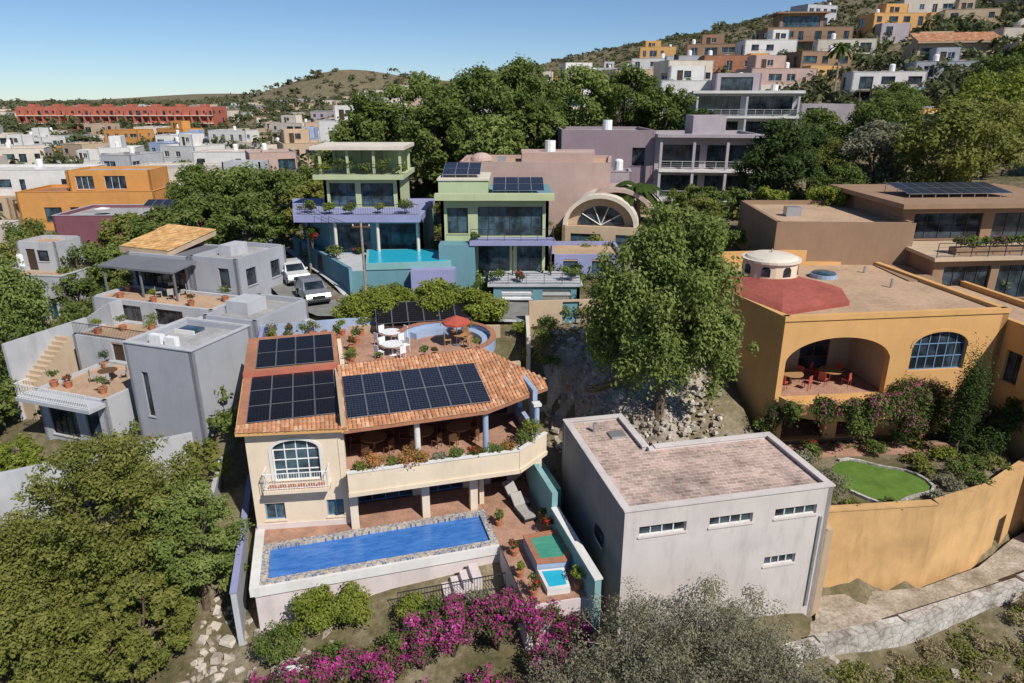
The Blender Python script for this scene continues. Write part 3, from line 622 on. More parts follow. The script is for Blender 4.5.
for i,(x_,y_,mm,h_) in enumerate([(12.1,-3.2,'lf_green',.7),(12.2,-5.8,'lf_red',.6),(14.3,-4.6,'lf_red',.8),(12.2,-8.8,'lf_red',.8),(12.0,.5,'lf_green',.9),(14.3,-8.9,'lf_lime',.9),(12.,-7.4,'lf_lime',.5),(14.4,-3.6,'lf_green',.6)]):
    wx,wy=A2W(x_,y_); pot(wx,wy,3.01,.2,mm,h_)
wx,wy=A2W(13.75,-6.4); o=Obj('hot_tub',(wx,wy,3.0),YA)
P=[(-.95,-1.1),(.4,-1.3),(.95,-.8),(.95,1.1),(-.95,1.1)]; o.prism('tub_wall',M['lblue'],P,0,.62); 
Q=[(x*.74,y*.76) for x,y in P]; o.prism('water',M['tub'],Q,.62,.635); P2=[(x*1.03,y*1.03) for x,y in P]
for i in range(5):
    a,b=P2[i],P2[(i+1)%5]; c,d=(a[0]*.72,a[1]*.74),(b[0]*.72,b[1]*.74); o.prism('coping',M['terroof'],[a,b,d,c],.62,.70)
o.prism('lower_basin',M['white'],[(-.95,-2.6),(.1,-2.7),(.3,-1.35),(-.95,-1.2)],0,.35); o.prism('water',M['cyan'],[(-.8,-2.45),(0,-2.5),(.15,-1.5),(-.8,-1.35)],.35,.365)
o.done()
o=Obj('aqua_garden_wall',OA,YA)
o.wall((14.85,-10.2),(14.85,-4.5),-.5,4.4,.3,M['aqua']); o.wall((14.85,-4.5),(14.85,-.6),1,5.3,.3,M['aqua']); o.box('coping',M['white'],14.5,14.9,-10.25,-4.5,4.4,4.48)
o.prism('side_mass',M['aqua'],[(14.85,-3.),(15.6,-3.),(15.6,5.),(15.3,5.),(15.3,-.6),(14.85,-.6)],1,4.5); o.done()
o=Obj('garden_retaining_wall',OA,YA)
o.wall((1.0,-8.2),(6.5,-8.6),-2,1.1,.3,M['white']); o.wall((6.5,-7.6),(11.7,-7.4),-2,1.4,.3,M['pinkwhite'])
for i in range(9): o.box('steps',M['pinkwhite'],6.4+i*.45,6.85+i*.45,-6.3,-5.1,-1.,.2+i*.28)
o.railing([(6.4,-6.3),(11.6,-6.3)],1.6,.9,M['iron']); o.done()
o=Obj('side_boundary_wall',OA,YA); o.wall((-.9,9.5),(-.9,-4.9),0,3.0,.25,M['lgrey']); o.box('coping',M['peri'],-.92,-.6,-4.95,9.5,3.0,3.07); o.done()
o=Obj('garden_low_wall'); o.wall((-10.4,20.6),(-3.6,21.6),-2.5,.2,.3,M['white']); o.done()

# ================================================================== WAREHOUSE B
o=Obj('grey_brick_roof_building',(4.8,24.9,0),12)
P=[(0,0),(10,0),(10,5.3),(3.2,5.3),(3.2,9),(-.1,9)]
w=lambda a,b,z=6.15:dict(x0=a,x1=b,z0=z,z1=z+.5,nx=4,fr=M['frame_w'])
o.shell(P,-1.5,7.5,.25,M['warehouse'],{0:[w(.7,2.9),w(4,6.1),w(7.2,9.3),w(7.,8.6,3.6)]})
o.wall((-.104,9.2),(-.004,0),-1.5,7.46,.1,M['warehouse_shade'],[],'side_shade_skin')  # thin added skin that paints the shaded left wall darker
o.box('side_vent',M['glass'],-.16,-.11,2.2,3.2,4.2,4.8); o.box('side_vent',M['frame_w'],-.18,-.162,2.1,3.3,4.1,4.18)
o.prism('roof',M['brickroof'],[(.25,.25),(9.75,.25),(9.75,5.05),(.25,5.05)],7.0,7.36); o.prism('roof',M['brickroof'],[(.25,5.05),(2.95,5.05),(2.95,8.75),(.15,8.75)],7.0,7.36)
for a,b in zip(P,P[1:]+P[:1]):
    L=math.hypot(b[0]-a[0],b[1]-a[1]); o.push((a[0],a[1],0),math.degrees(math.atan2(b[1]-a[1],b[0]-a[0]))); o.box('coping',M['warehouse'],-.05,L-.3,-.06,.3,7.5,7.57); o.pop()
o.box('drain_pipe',M['metal'],9.5,9.6,-.1,-.003,1,6)
o.cyl('roof_vent',M['metal'],1.2,7.6,7.36,7.9,.12,.12,10); o.box('roof_hatch',M['metal'],1.8,2.6,6.6,7.3,7.36,7.5)
o.done()

# ================================================================== HOUSE C (ochre)
OC=(15.3,36.4,0); YC=7; cc_,sc_=math.cos(rad(YC)),math.sin(rad(YC))
def C2W(x,y): return (OC[0]+cc_*x-sc_*y,OC[1]+sc_*x+cc_*y)
o=Obj('ochre_villa',OC,YC); oc=M['ochre']
P=[(0,0),(13.8,0),(13.8,13),(.8,13),(-1.3,8.5)]
fops=[dict(x0=.35,x1=6.8,z0=7.5,z1=11.2,arch=1.5,k='o'),dict(x0=8.1,x1=11.6,z0=8.9,z1=11.3,arch=.9,nx=6,nz=3,fr=M['frame_b'],gl=M['glass']),
 dict(x0=.7,x1=3.4,z0=4.8,z1=6.95,arch=.9,k='o'),dict(x0=4.2,x1=6.75,z0=4.8,z1=6.95,arch=.9,k='o'),dict(x0=8.2,x1=10.6,z0=4.8,z1=6.9,k='w',nx=3,fr=M['wood'])]
o.shell(P,3.5,12.55,.4,oc,{0:fops})
o.prism('roof',M['tanroof'],[(.3,.4),(13.4,.4),(13.4,12.6),(.9,12.6),(-.9,8.5)],12.0,12.32)
o.prism('upper_floor',M['terrfloor'],[(.3,.4),(13.4,.4),(13.4,4.6),(-.4,4.6)],7.1,7.4)
o.prism('lower_floor',M['terrfloor'],[(.3,.0),(13.4,.0),(13.4,4.6),(-.4,4.6)],4.3,4.75)
o.wall((-.4,4.4),(13.4,4.4),4.75,12.0,.2,M['tan'],[dict(x0=1.4,x1=3.2,z0=7.45,z1=9.9,arch=.5,nx=2,nz=3,fr=M['wood']),dict(x0=4.2,x1=6.2,z0=7.45,z1=9.9,arch=.5,nx=2,nz=3,fr=M['wood']),dict(x0=1.6,x1=3.,z0=4.8,z1=6.6,k='d'),dict(x0=4.6,x1=6.5,z0=4.8,z1=6.6,nx=3,fr=M['wood'])],part='inner_walls')
o.box('inner_walls',M['tan'],7.2,7.4,.4,4.4,4.75,12.0)
def ring(c,hw,zs,rise,t=.16,mat=M['tan']):
    for i in range(16):
        a0=math.pi*i/16;a1=math.pi*(i+1)/16
        o.ext('arch_moulding',mat,[(c-(hw+t)*math.cos(a0),zs+(rise+t)*math.sin(a0)),(c-hw*math.cos(a0),zs+rise*math.sin(a0)),(c-hw*math.cos(a1),zs+rise*math.sin(a1)),(c-(hw+t)*math.cos(a1),zs+(rise+t)*math.sin(a1))],-.05,-.003)
ring(9.85,1.75,10.4,.9,.14,oc)
bp=[(.2,-.003)]+[(4.2-4.1*math.cos(math.pi*i/12),-.3-2.0*math.sin(math.pi*i/12)) for i in range(13)]+[(8.3,-.003)]
o.prism('balcony',oc,bp,7.0,7.4)
for a,b in zip(bp[1:-1],bp[2:]):
    L=math.hypot(b[0]-a[0],b[1]-a[1]); o.push((a[0],a[1],0),math.degrees(math.atan2(b[1]-a[1],b[0]-a[0]))); o.box('balcony_parapet',oc,0,L,-.02,.2,7.0,7.85); o.pop()
o.box('cornice',oc,-.06,13.8,-.08,-.003,12.3,12.6)
o.shell([(13.8,-6.5),(18,-6.5),(18,9),(13.8,9)],1,11.9,.35,oc,{3:[dict(x0=9.5,x1=10.6,z0=8.3,z1=10.2,nx=2,fr=M['wood'])]},M['tanroof'])
rp=[(-1.05,6.3),(.25,.9),(5.3,2.4),(6.6,5.4),(4.8,9.6),(.6,10.6)]
cx0=sum(p[0] for p in rp)/6;cy0=sum(p[1] for p in rp)/6
prev=[(x,y,12.57) for x,y in rp]; o.prism('red_roof',M['redroof'],rp,12.3,12.57)
for k,(s1,zz) in enumerate([(.85,.22),(.65,.38),(.4,.48),(.1,.52)]):
    nx_=[(cx0+(x-cx0)*s1,cy0+(y-cy0)*s1,12.57+zz) for x,y in rp]; o.add('red_roof',M['redroof'],prev+nx_,[(i,(i+1)%6,6+(i+1)%6,6+i) for i in range(6)]+[(6,7,8,9,10,11)]); prev=nx_
cx,cy=2.9,7.9
o.cyl('cupola_drum',M['cream'],cx,cy,12.4,14.0,1.75,1.75,24); o.cyl('cupola_rim',M['cream2'],cx,cy,14.0,14.15,1.9,1.9,24); o.dome('cupola_dome',M['cream2'],cx,cy,14.15,1.7,.35,24,4)
for i in range(8):
    a=i*45+10; o.push((cx,cy,0),a); 
    o.ext('cupola_windows',M['glass'],[(-.28,13.2),(.28,13.2),(.28,13.65),(.16,13.82),(-.16,13.82),(-.28,13.65)],-1.76,-1.72); o.pop()
o.cyl('cupola_finial',M['tan'],cx,cy,14.45,14.7,.12,.05,8)
o.cyl('round_skylight',M['lblue'],7.6,9.2,12.3,12.6,.9,.9,20); o.dome('round_skylight',M['bglass'],7.6,9.2,12.6,.85,.2,20,3)
o.box('roof_parapet',oc,0,13.8,13.05,13.35,11.5,13.4)
o.cyl('roof_vent',M['metal'],10.5,6,12.32,12.9,.1,.1,8); o.cyl('roof_vent',M['metal'],11.2,10,12.32,12.8,.1,.1,8)
o.done()
for x_,y_ in((2.2,2.3),(4.9,2.5)): 
    wx,wy=C2W(x_,y_); dining('terrace_table',wx,wy,7.4,20,.7,'lwood',4,'redcloth')
wx,wy=C2W(9,2.);dining('terrace_table',wx,wy,4.76,20,.6,'lwood',4,'redcloth')
for i,(x_,y_,z_,mm,r_) in enumerate([(.6,-1.2,7.9,'lf_green',.8),(1.8,-2.0,8.2,'lf_boug2',1.),(3.1,-2.4,8.3,'lf_boug2',1.1),(4.5,-2.5,8.3,'lf_boug2',1.2),(5.9,-2.3,8.3,'lf_boug2',1.3),(7.2,-1.7,8.4,'lf_boug2',1.5),(8.2,-.9,8.3,'lf_boug2',1.4),(8.9,-.8,7.5,'lf_green',1.4),(9.9,-.7,7.2,'lf_boug2',1.5),(7.9,-1.4,7.0,'lf_boug2',1.2),(10.9,-.7,6.8,'lf_boug2',1.4),(11.8,-.9,6.3,'lf_green',1.3),(6.6,-2.3,7.5,'lf_boug2',1.2),(3.8,-2.5,7.5,'lf_green',1.),(9.3,-.8,8.2,'lf_boug2',1.2),(12.6,-1.3,6.8,'lf_boug2',1.4),(.3,-.5,7.2,'lf_boug2',.9)]):
    wx,wy=C2W(x_,y_); bush('bougainvillea_vine',wx,wy,z_-.8,r_,r_*.65,r_*.6,2200,.15,mm,18,.38,2,droop=1.1)
o=Obj('ochre_retaining_wall')
RW=[(14.75,27.2),(15.4,28.7),(21.2,29.3),(25.,30.9),(28.6,33.4),(34,36.5)]
for i,(a,b) in enumerate(zip(RW[:-1],RW[1:])):
    ops=[dict(x0=2.2,x1=3.2,z0=-.0,z1=2.2,k='d')] if i==3 else ()
    o.wall(a,b,-1.5,5.0,.35,M['ochre2'],ops)
    L=math.hypot(b[0]-a[0],b[1]-a[1]); o.push((a[0],a[1],0),math.degrees(math.atan2(b[1]-a[1],b[0]-a[0]))); o.box('coping',M['ochre2'],-.02,L+.02,-.05,.4,5.0,5.08); o.pop()
o.wall((14.9,36.3),(14.75,27.2),0,5.0,.3,M['tan'],part='side_wall')
o.done()
o=Obj('garden_terrace'); G=[(15.0,28.9),(21.1,29.7),(24.8,31.3),(28.3,33.8),(29,37),(15.2,36.3)]
o.prism('earth',M['ground'],G,-1,4.62)
lw=[(19.7+(2.2+.35*math.cos(2*2*math.pi*i/24+.6))*math.cos(2*math.pi*i/24),32.1+(2.0+.4*math.cos(3*2*math.pi*i/24))*math.sin(2*math.pi*i/24)) for i in range(24)]
o.prism('lawn',M['lawn'],lw,4.62,4.68)
o.prism('garden_path',M['terrfloor'],[(15.3,34.6),(24,35.2),(28.5,36.6),(15.2,36.2)],4.62,4.66)
for i in range(24):
    if 7<i<14: continue
    a,b=lw[i],lw[(i+1)%24]; f=lambda p,s_:(19.7+(p[0]-19.7)*s_,32.1+(p[1]-32.1)*s_)
    o.prism('stone_edging',M['stonewall'],[f(a,1.02),f(a,1.09),f(b,1.09),f(b,1.02)],4.62,4.78)
o.done()
for (x_,y_,rx,rz,mm,n_) in [(16.3,31.,1.2,1.4,'lf_grey',1500),(16.,33.2,.9,1.3,'lf_grey',1000),(17.2,35.2,.6,.9,'lf_red',600),(18.8,35.5,.4,.8,'lf_boug2',500),(23.,31.5,.9,.6,'lf_grey',900),(24.2,32.6,.8,.9,'lf_green',900),(25.3,33.2,1.,.9,'lf_green',1200),(26.5,34.4,1.,1.4,'lf_dark',1400),(24.6,34.4,.9,.8,'lf_lime',800),(22.9,34.2,.8,.6,'lf_olive',800),(21.8,30.2,.7,.5,'lf_grey',700),(19,29.6,.6,.4,'lf_green',500),(17.,29.5,.6,.5,'lf_olive',500),(27.4,35.3,1.,1.7,'lf_dark',1400),(22.5,35.8,.7,1.2,'lf_dark',800),(16.9,34.2,.8,1.,'lf_green',900),(21.,35.2,.8,.8,'lf_green',900),(22.6,32.9,.7,.7,'lf_olive',800),(15.8,30,.8,.8,'lf_green',800),(24.5,31.6,.8,.8,'lf_green',900),(26.6,33.2,.9,.9,'lf_olive',900)]:
    bush('garden_shrub',x_,y_,4.6,rx,rx,rz*.6,n_,.14,mm)
tree('cypress_tree',25.4,34.7,7.0,(.55,.55,3.4),12000,.12,'lf_dark',cz=3.6,z=4.6,clumps=110,cr=.42,trunk=.1,fill=.1,low=2,flat=1.6)
tree('cypress_tree',15.0,36.0,3.4,(.32,.32,1.6),1800,.11,'lf_dark',cz=1.7,z=4.6,clumps=30,cr=.5,trunk=.06,fill=.1,low=2,flat=1.4)
for i in range(8):
    bush('ivy_hedge',26.9+i*.38,34.4+i*.25,4.8+i*.25,.8,.7,.8,900,.15,'lf_dark')
o=Obj('footpath'); SP=[(9,23.6),(14,25.0),(18.5,26.2),(26,28.9),(36,33)]
path=SP+[(35.5,36.8),(28.7,33.1),(25.1,30.6),(21.2,29.0),(15.5,28.4),(14.7,26.7),(10,24.8)]
o.prism('path_surface',M['gravel'],path,-1.5,lambda x,y:.15+.01*(x-10)); o.done()
o=Obj('whitewashed_stone_wall')
for a,b in zip(SP[:-1],SP[1:]): o.wall((a[0],a[1]-.35),(b[0],b[1]-.35),-2.4,.75+.02*(a[0]-10),.45,M['stonewall'])
o.done()

# ================================================================== HOUSE G (grey modern)
GA=-19; OG=(-18.9,37.7,0)
cg,sg=math.cos(rad(GA)),math.sin(rad(GA))
def G2W(x,y): return (OG[0]+cg*x-sg*y,OG[1]+sg*x+cg*y)
o=Obj('grey_modern_house',OG,GA); g=M['grey']
o.shell([(-5.2,0),(0,0),(0,5.2),(-5.2,5.2)],1.5,10.,.25,g,{0:[dict(x0=1,x1=1.5,z0=5.2,z1=8.2,nx=1,fr=M['frame_d'])]},M['greyroof'])
o.shell([(-3.8,5.2),(0.4,5.2),(.4,11.0),(-3.8,11.0)],1.5,10.35,.25,g,{0:()},M['greyroof'])
for a in((-5.25,.05,-.06,.31,0),(-5.25,.05,5.0,5.3,0)): o.box('coping',M['lgrey'],a[0],a[1],a[2],a[3],10.,10.07)
o.box('coping',M['lgrey'],-.25,.06,.31,5.0,10.,10.07); o.box('coping',M['lgrey'],-5.26,-5.,.31,5.0,10.,10.07)
o.box('skylight',M['bglass'],-4.4,-3.0,3.4,4.4,9.65,9.85); o.box('skylight',M['white'],-4.5,-2.9,3.3,3.399,9.65,9.9)
o.box('air_conditioner',M['white_paint'],-4.2,-3.3,1.,1.4,9.65,10.3); o.box('air_conditioner',M['white_paint'],-3.,-2.2,1.,1.4,9.65,10.25)
o.box('roof_hut',M['lgrey'],-3.4,-1.6,7.,9.,9.98,10.9)
o.shell([(-12.5,-1.0),(-6.6,-1.0),(-6.6,4.6),(-12.5,4.6)],1.,6.3,.25,M['lgrey'],{0:[dict(x0=.8,x1=3.2,z0=3.2,z1=5.4,nx=4,fr=M['frame_d']),dict(x0=4,x1=5.2,z0=3.2,z1=5.6,nx=1,fr=M['wood'])]},M['tanroof'],6.1)
o.box('balcony_slab',M['lgrey'],-12.7,-6.5,-2.2,-1.003,5.9,6.15); o.railing([(-12.6,-1.1),(-12.6,-2.1),(-6.6,-2.1)],6.15,.95,M['white_paint'],gap=.15)
o.shell([(-6.6,2.5),(-5.2,2.5),(-5.2,9),(-6.6,9)],1.,9.2,.25,M['lgrey'],{},M['greyroof'])
o.shell([(-15.5,4.6),(-6.6,4.6),(-6.6,8.3),(-15.5,8.3)],1.,7.9,.25,M['lgrey'],{0:[dict(x0=3.6,x1=4.7,z0=6.3,z1=7.7,k='d'),dict(x0=5.4,x1=7.6,z0=6.5,z1=7.6,nx=3,fr=M['wood'])]},M['tanroof'],7.8)
o.railing([(-15.4,4.7),(-6.7,4.7)],7.9,.9,M['iron'])
o.shell([(-17.5,8.3),(-6.0,8.3),(-6.0,12.2),(-17.5,12.2)],1.,9.6,.25,M['lgrey'],{0:[dict(x0=2.6,x1=4.8,z0=7.95,z1=9.2,nx=3,fr=M['wood']),dict(x0=6.2,x1=8.8,z0=7.95,z1=9.2,nx=3,fr=M['frame_d'])]},M['tanroof'],9.4)
for i in range(10): o.box('stairs',M['lgrey'],-17.4+i*.3,-17.1+i*.3,7.2,8.29,2,7.9+(i+1)*.17)
for i in range(11): o.box('stairs',M['tan'],-16.8,-15.6,.8+i*.34,1.14+i*.34,1,5.2+i*.25)
o.box('stair_wall',M['lgrey'],-17.05,-16.8,.6,7.,1,8.3)
o.shell([(-17.5,12.2),(-11.2,12.2),(-11.2,17),(-17.5,17)],4,12.3,.25,M['grey'],{0:[dict(x0=.5,x1=5.8,z0=9.5,z1=11.7,nx=6,fr=M['frame_d'])]},M['dgrey'],12.2)
o.prism('pergola_roof',M['dgrey'],[(-17.8,9.6),(-10.4,9.6),(-10.4,12.19),(-17.8,12.19)],lambda x,y:11.6+.12*(y-9.6),lambda x,y:11.75+.12*(y-9.6))
for x_ in(-17.6,-13.9,-10.6): o.box('pergola_posts',M['dgrey'],x_,x_+.12,9.8,9.92,9.4,11.6)
o.shell([(-11.2,12.4),(-6.8,12.4),(-6.8,18.5),(-11.2,18.5)],4,12.4,.25,M['grey'],{0:[dict(x0=2.6,x1=3.6,z0=10.,z1=11.6,nx=1,fr=M['frame_d'])],1:[dict(x0=1,x1=2.2,z0=10.,z1=11.4,nx=2,fr=M['frame_d']),dict(x0=4,x1=5.2,z0=10.,z1=11.4,nx=2,fr=M['frame_d'])]},M['greyroof'])
o.box('roof_units',M['lgrey'],-10.2,-9.0,14.5,16.5,12.0,12.9)
yt=[(-18.6,12.6),(-13.4,12.4),(-13.4,18.),(-19,18.5)]
zy=lambda x,y:12.5+.14*(y-12)
o.prism('tile_roof_base',M['tan'],yt,lambda x,y:zy(x,y)-.45,zy); o.tileroof('tile_roof',M['ytile'],yt,lambda x,y:zy(x,y)+.01)
o.done()
for x_,y_,z_,mm,h_ in [(-7.,11.,9.4,'lf_green',.9),(-8.6,9.2,9.4,'lf_red',.6),(-15.5,9.2,9.4,'lf_green',1.2),(-12.,9.,9.4,'lf_lime',.7),(-7.5,7,7.8,'lf_green',1.),(-14.,5.5,7.8,'lf_lime',.9),(-11,7.5,7.8,'lf_green',1.1),(-12,0,6.1,'lf_green',.9),(-11,.2,6.1,'lf_red',.6),(-8,.2,6.1,'lf_green',.9),(-16.6,11,9.4,'lf_dark',1.3),(-9.5,6.,7.8,'lf_olive',1.2),(-12.8,6.6,7.8,'lf_green',1.),(-11.6,3.6,6.1,'lf_dark',1.1)]:
    wx,wy=G2W(x_,y_); pot(wx,wy,z_,.25,mm,h_)
wx,wy=G2W(-12,10.8); dining('terrace_table',wx,wy,9.4,0,.6,'wood',4,'cloth'); wx,wy=G2W(-9.5,2); dining('terrace_table',wx,wy,6.1,0,.6,'wood',4,'cloth')
o=Obj('garden_boundary_wall')
BW=[(-40,31.0),(-28,31.2),(-22.5,34.4),(-19.0,36.4)]
for a,b in zip(BW[:-1],BW[1:]): o.wall(a,b,-2,5.3,.3,M['lgrey']); 
o.wall((-15.6,30.0),(-17.6,37.3),-1,3.8,.25,M['lgrey']); o.done()

# ================================================================== road, cars, hedge
def strip(pts,w,dz=.06):
    L=[];Rr=[]
    for i,p in enumerate(pts):
        a=pts[max(i-1,0)];b=pts[min(i+1,len(pts)-1)]; dx,dy=b[0]-a[0],b[1]-a[1]; l=math.hypot(dx,dy); nx_,ny_=-dy/l,dx/l
        L.append((p[0]+nx_*w/2,p[1]+ny_*w/2));Rr.append((p[0]-nx_*w/2,p[1]-ny_*w/2))
    return L,Rr
def dens(pts,s=1.):
    r=[]
    for a,b in zip(pts[:-1],pts[1:]):
        n=max(1,int(math.hypot(b[0]-a[0],b[1]-a[1])/s)); r+=[(a[0]+(b[0]-a[0])*i/n,a[1]+(b[1]-a[1])*i/n) for i in range(n)]
    return r+[pts[-1]]
RP=dens([(1.5,49.),(-3,49.2),(-9,48.8),(-13.,49.0),(-15.6,51.8),(-18.,56),(-23,64),(-28,73),(-33,84),(-36,100)])
o=Obj('street'); 
def drape(part,mat,A,B,dz):
    vs=[];
    for a,b in zip(A,B): vs+=[(a[0],a[1],gz((a[0]+b[0])/2,(a[1]+b[1])/2)+dz),(b[0],b[1],gz((a[0]+b[0])/2,(a[1]+b[1])/2)+dz)]
    o.add(part,mat,vs,[(2*i,2*i+1,2*i+3,2*i+2)[::-1] for i in range(len(A)-1)])
L_,R_=strip(RP,4.4); drape('carriageway',M['road'],L_,R_,.16)
L2,_=strip(RP,5.6); drape('pavement',M['lgrey'],L2,L_,.28); _,R2=strip(RP,5.6); drape('pavement',M['lgrey'],R_,R2,.28)
o.done()
car('parked_car',-15.6,51.6,gz(-15.6,51.6)+.17,28,'silver'); car('parked_car',-18.9,57.6,gz(-18.9,57.6)+.17,30,'dcar')
# utility poles with cables along the street
PL=[(-11.2,50.6),(-18.2,60.5),(-28.6,79)]
tops=[]
for x_,y_ in PL:
    z_=gz(x_,y_); o=Obj('utility_pole',(x_,y_,z_)); o.cyl('pole',M['dbark'],0,0,-.5,6.2,.12,.08,8); o.box('crossarm',M['wood'],-.7,.7,-.05,.05,5.7,5.82)
    for k in(-.6,0,.6): o.cyl('insulators',M['white_paint'],k,0,5.82,5.95,.04,.04,6)
    o.done(); tops.append((x_,y_,z_+5.9))
o=Obj('overhead_cables')
for a,b in zip(tops[:-1],tops[1:]):
    for k in(-.6,0,.6):
        o.tube('cables',M['black'],[(a[0]+k+(b[0]-a[0])*t,a[1]+(b[1]-a[1])*t,a[2]+(b[2]-a[2])*t-.5*4*t*(1-t)) for t in [i/8 for i in range(9)]],[.018]*9,4)
o.done()
o=Obj('garden_hedge'); o.box('planter',M['tan'],-11.8,-.8,44.4,44.7,8.2,9.4); e=o.done()
v,lv,_=leafarrays([(-10.8,45.8,9.9,1.8,1.6,1.4),(-8.6,46.4,10.5,2.4,2.0,1.5),(-5.4,46.6,10.7,2.4,2.0,1.6),(-2.4,46.2,10.3,2.2,1.8,1.4)],40000,.22,77,130,.36,.3,low=1.)
f=bpy.data.objects.new('foliage',mesh_leaves('foliage',v,lv,M['lf_lime'])); COL.objects.link(f); f.parent=e

# ================================================================== HOUSES E (teal / periwinkle / green)
o=Obj('teal_pool_house'); t_=M['teal']
o.prism('pool_terrace_wall',t_,[(-12.9,53),(-4.7,54),(-4.7,59.5),(-16.5,59.5)],7.8,11.15)
o.prism('pool_terrace_floor',M['lgrey'],[(-12.85,53.05),(-4.75,54.05),(-4.75,59.5),(-16.4,59.5)],11.15,11.22)
o.prism('pool_wall',M['aqua'],[(-11.6,53.08),(-4.9,53.9),(-5.4,58.9),(-12.6,58.5)],11.22,11.75); o.prism('pool_water',M['cyan'],[(-11.4,53.25),(-5.1,54.05),(-5.6,58.7),(-12.35,58.3)],11.75,11.765)
o.prism('pool_front',M['peri'],[(-8.0,52.6),(-4.6,52.9),(-4.5,53.95),(-8.0,53.5)],7.8,11.3)
o.wall((-21.5,66.5),(-12.95,52.9),7.8,11.4,.3,t_,[dict(x0=7.5,x1=9.2,z0=9.2,z1=11.2,k='d'),dict(x0=2,x1=3,z0=9.2,z1=11.3,k='d')])
gl=lambda a,b,z0,z1,n=3:dict(x0=a,x1=b,z0=z0,z1=z1,nx=n,fr=M['frame_d'],gl=M['bglass'])
o.shell([(-16,59.5),(-7.8,59.5),(-7.8,68),(-20.8,68)],8,14.3,.25,t_,{0:[gl(.5,3.6,11.3,13.8),gl(4.2,7.6,11.3,13.8)],3:[gl(2,3,12,13.4,1)]})
o.prism('eave_slab',M['peri'],[(-18.3,57.3),(-7.6,57.3),(-7.6,68),(-21.6,68)],14.3,14.85)
for cx in(-15,-11.4,-8): o.cyl('columns',M['cream2'],cx,57.8,11.2,14.3,.14,.14,10)
o.shell([(-16.8,62),(-10.,62),(-10.,68),(-16.8,68)],14.85,17.4,.25,M['lime'],{0:[gl(.5,2.8,14.9,17),gl(3.3,6.2,14.9,17)],3:[gl(1,3,15.5,17,2)]})
o.box('upper_slab',M['lime'],-17.4,-9.5,61.,68.4,17.4,17.8)
for cx in(-16.9,-14.5,-12.2,-9.9): 
    for cy in(61.4,66.5): o.box('pavilion_posts',M['lime'],cx,cx+.22,cy,cy+.22,17.8,19.9)
o.box('pavilion_roof',M['cream2'],-17.5,-9.3,61,67.5,19.9,20.2); o.box('pavilion_wall',M['lime'],-16.9,-9.7,66.8,67,17.8,19.9)
o.railing([(-18,57.6),(-7.8,57.6)],14.85,.9,M['iron'],gap=.2); o.railing([(-17.2,61.2),(-9.6,61.2)],17.8,.9,M['iron'],gap=.2)
o.done()
for (x_,y_,z_,mm,r_) in [(-17.4,58.6,14.85,'lf_green',.8),(-15.6,58.4,14.85,'lf_lime',.7),(-13.6,58.2,14.85,'lf_green',.7),(-9,58.4,14.85,'lf_green',.9),(-16.6,61.6,17.8,'lf_lime',.8),(-14.8,61.9,17.8,'lf_green',1.),(-13,61.7,17.8,'lf_green',.7),(-11.2,61.7,17.8,'lf_green',1.),(-9.9,61.7,17.8,'lf_green',.7),(-15,57,11.2,'lf_green',.9),(-13.4,59.1,11.2,'lf_red',.5),(-9.3,52.2,9.4,'lf_green',.9),(-6.4,59.2,11.2,'lf_dark',.9),(-11.4,51.9,9,'lf_lime',.9),(-7,51.9,9,'lf_green',.8),(-11.3,58.6,14.85,'lf_olive',.6)]:
    bush('terrace_shrub',x_,y_,z_,r_,r_,r_*.8,460,.2,mm,10,.45,3)
bush('red_bougainvillea',-17.2,58.3,12.2,.7,.7,1.,900,.18,'lf_red')
o=Obj('green_glass_house'); li=M['lime']
P=[(-5.8,56),(3.,56),(3.,64.5),(-5.8,64.5)]
o.shell(P,7.8,16.4,.25,li,{0:[gl(3.,5.6,9.9,12.7,3),gl(6.2,8.3,9.9,12.7,2),gl(.5,2.2,13.6,15.7,2),gl(3.,8.3,13.4,15.8,6)],1:[gl(1,3,13.6,15.6,2),gl(1,3,10.,12.6,2)]},M['greyroof'],16.2)
o.box('lower_bay',t_,-5.9,-3.,54.3,55.99,7.8,13.); o.box('mid_slab',M['peri'],-3.4,3.5,54.2,55.99,12.95,13.3); o.box('side_frame',li,-3.3,-3.05,54.4,55.99,9.6,12.95)
o.box('roof_fascia',li,-6.2,3.4,55.1,55.99,16.4,16.9); o.box('roof_fascia',M['teal'],-6.2,3.4,56.0,65,16.4,16.55)
o.box('upper_block',li,-6.2,-2.,58.5,64.,16.55,17.6); o.box('upper_block',M['cream2'],-6.3,-1.9,58.4,64.1,17.6,17.75)
o.railing([(-3.3,54.4),(3.4,54.4),(3.4,56)],13.3,.95,M['iron'],bars=False)
o.solar(-1.6,57.,16.9,0,12,4,2,1.05,1.7,legs=.3); o.solar(-5.9,59.3,17.95,0,12,3,2,1.05,1.7,legs=.2)
for cx in(-3.2,0,3.1): o.box('posts',M['frame_d'],cx,cx+.12,54.5,54.62,9.7,12.95)
o.shell([(-1.7,51.6),(5.3,51.6),(5.3,56),(-1.7,56)],7.5,10.3,.25,M['teal'],{0:[dict(x0=.9,x1=3.3,z0=8.9,z1=10.,k='d',fr=M['white_paint']),dict(x0=4.1,x1=6.3,z0=8.9,z1=10.,k='d',fr=M['metal'])]},M['lgrey'],9.75)
o.box('terrace_slab',M['lgrey'],-1.9,5.5,51.4,56,10.3,10.45); o.railing([(-1.7,51.6),(5.3,51.6)],10.45,.9,M['iron'],bars=False)
o.shell([(3.3,56.2),(9.4,56.2),(9.4,62),(3.3,62)],8,11.8,.25,M['peri'],{0:[gl(1,2.2,10,11.4,1),gl(3.4,5,10,11.4,2)]},M['tanroof'])
o.done()
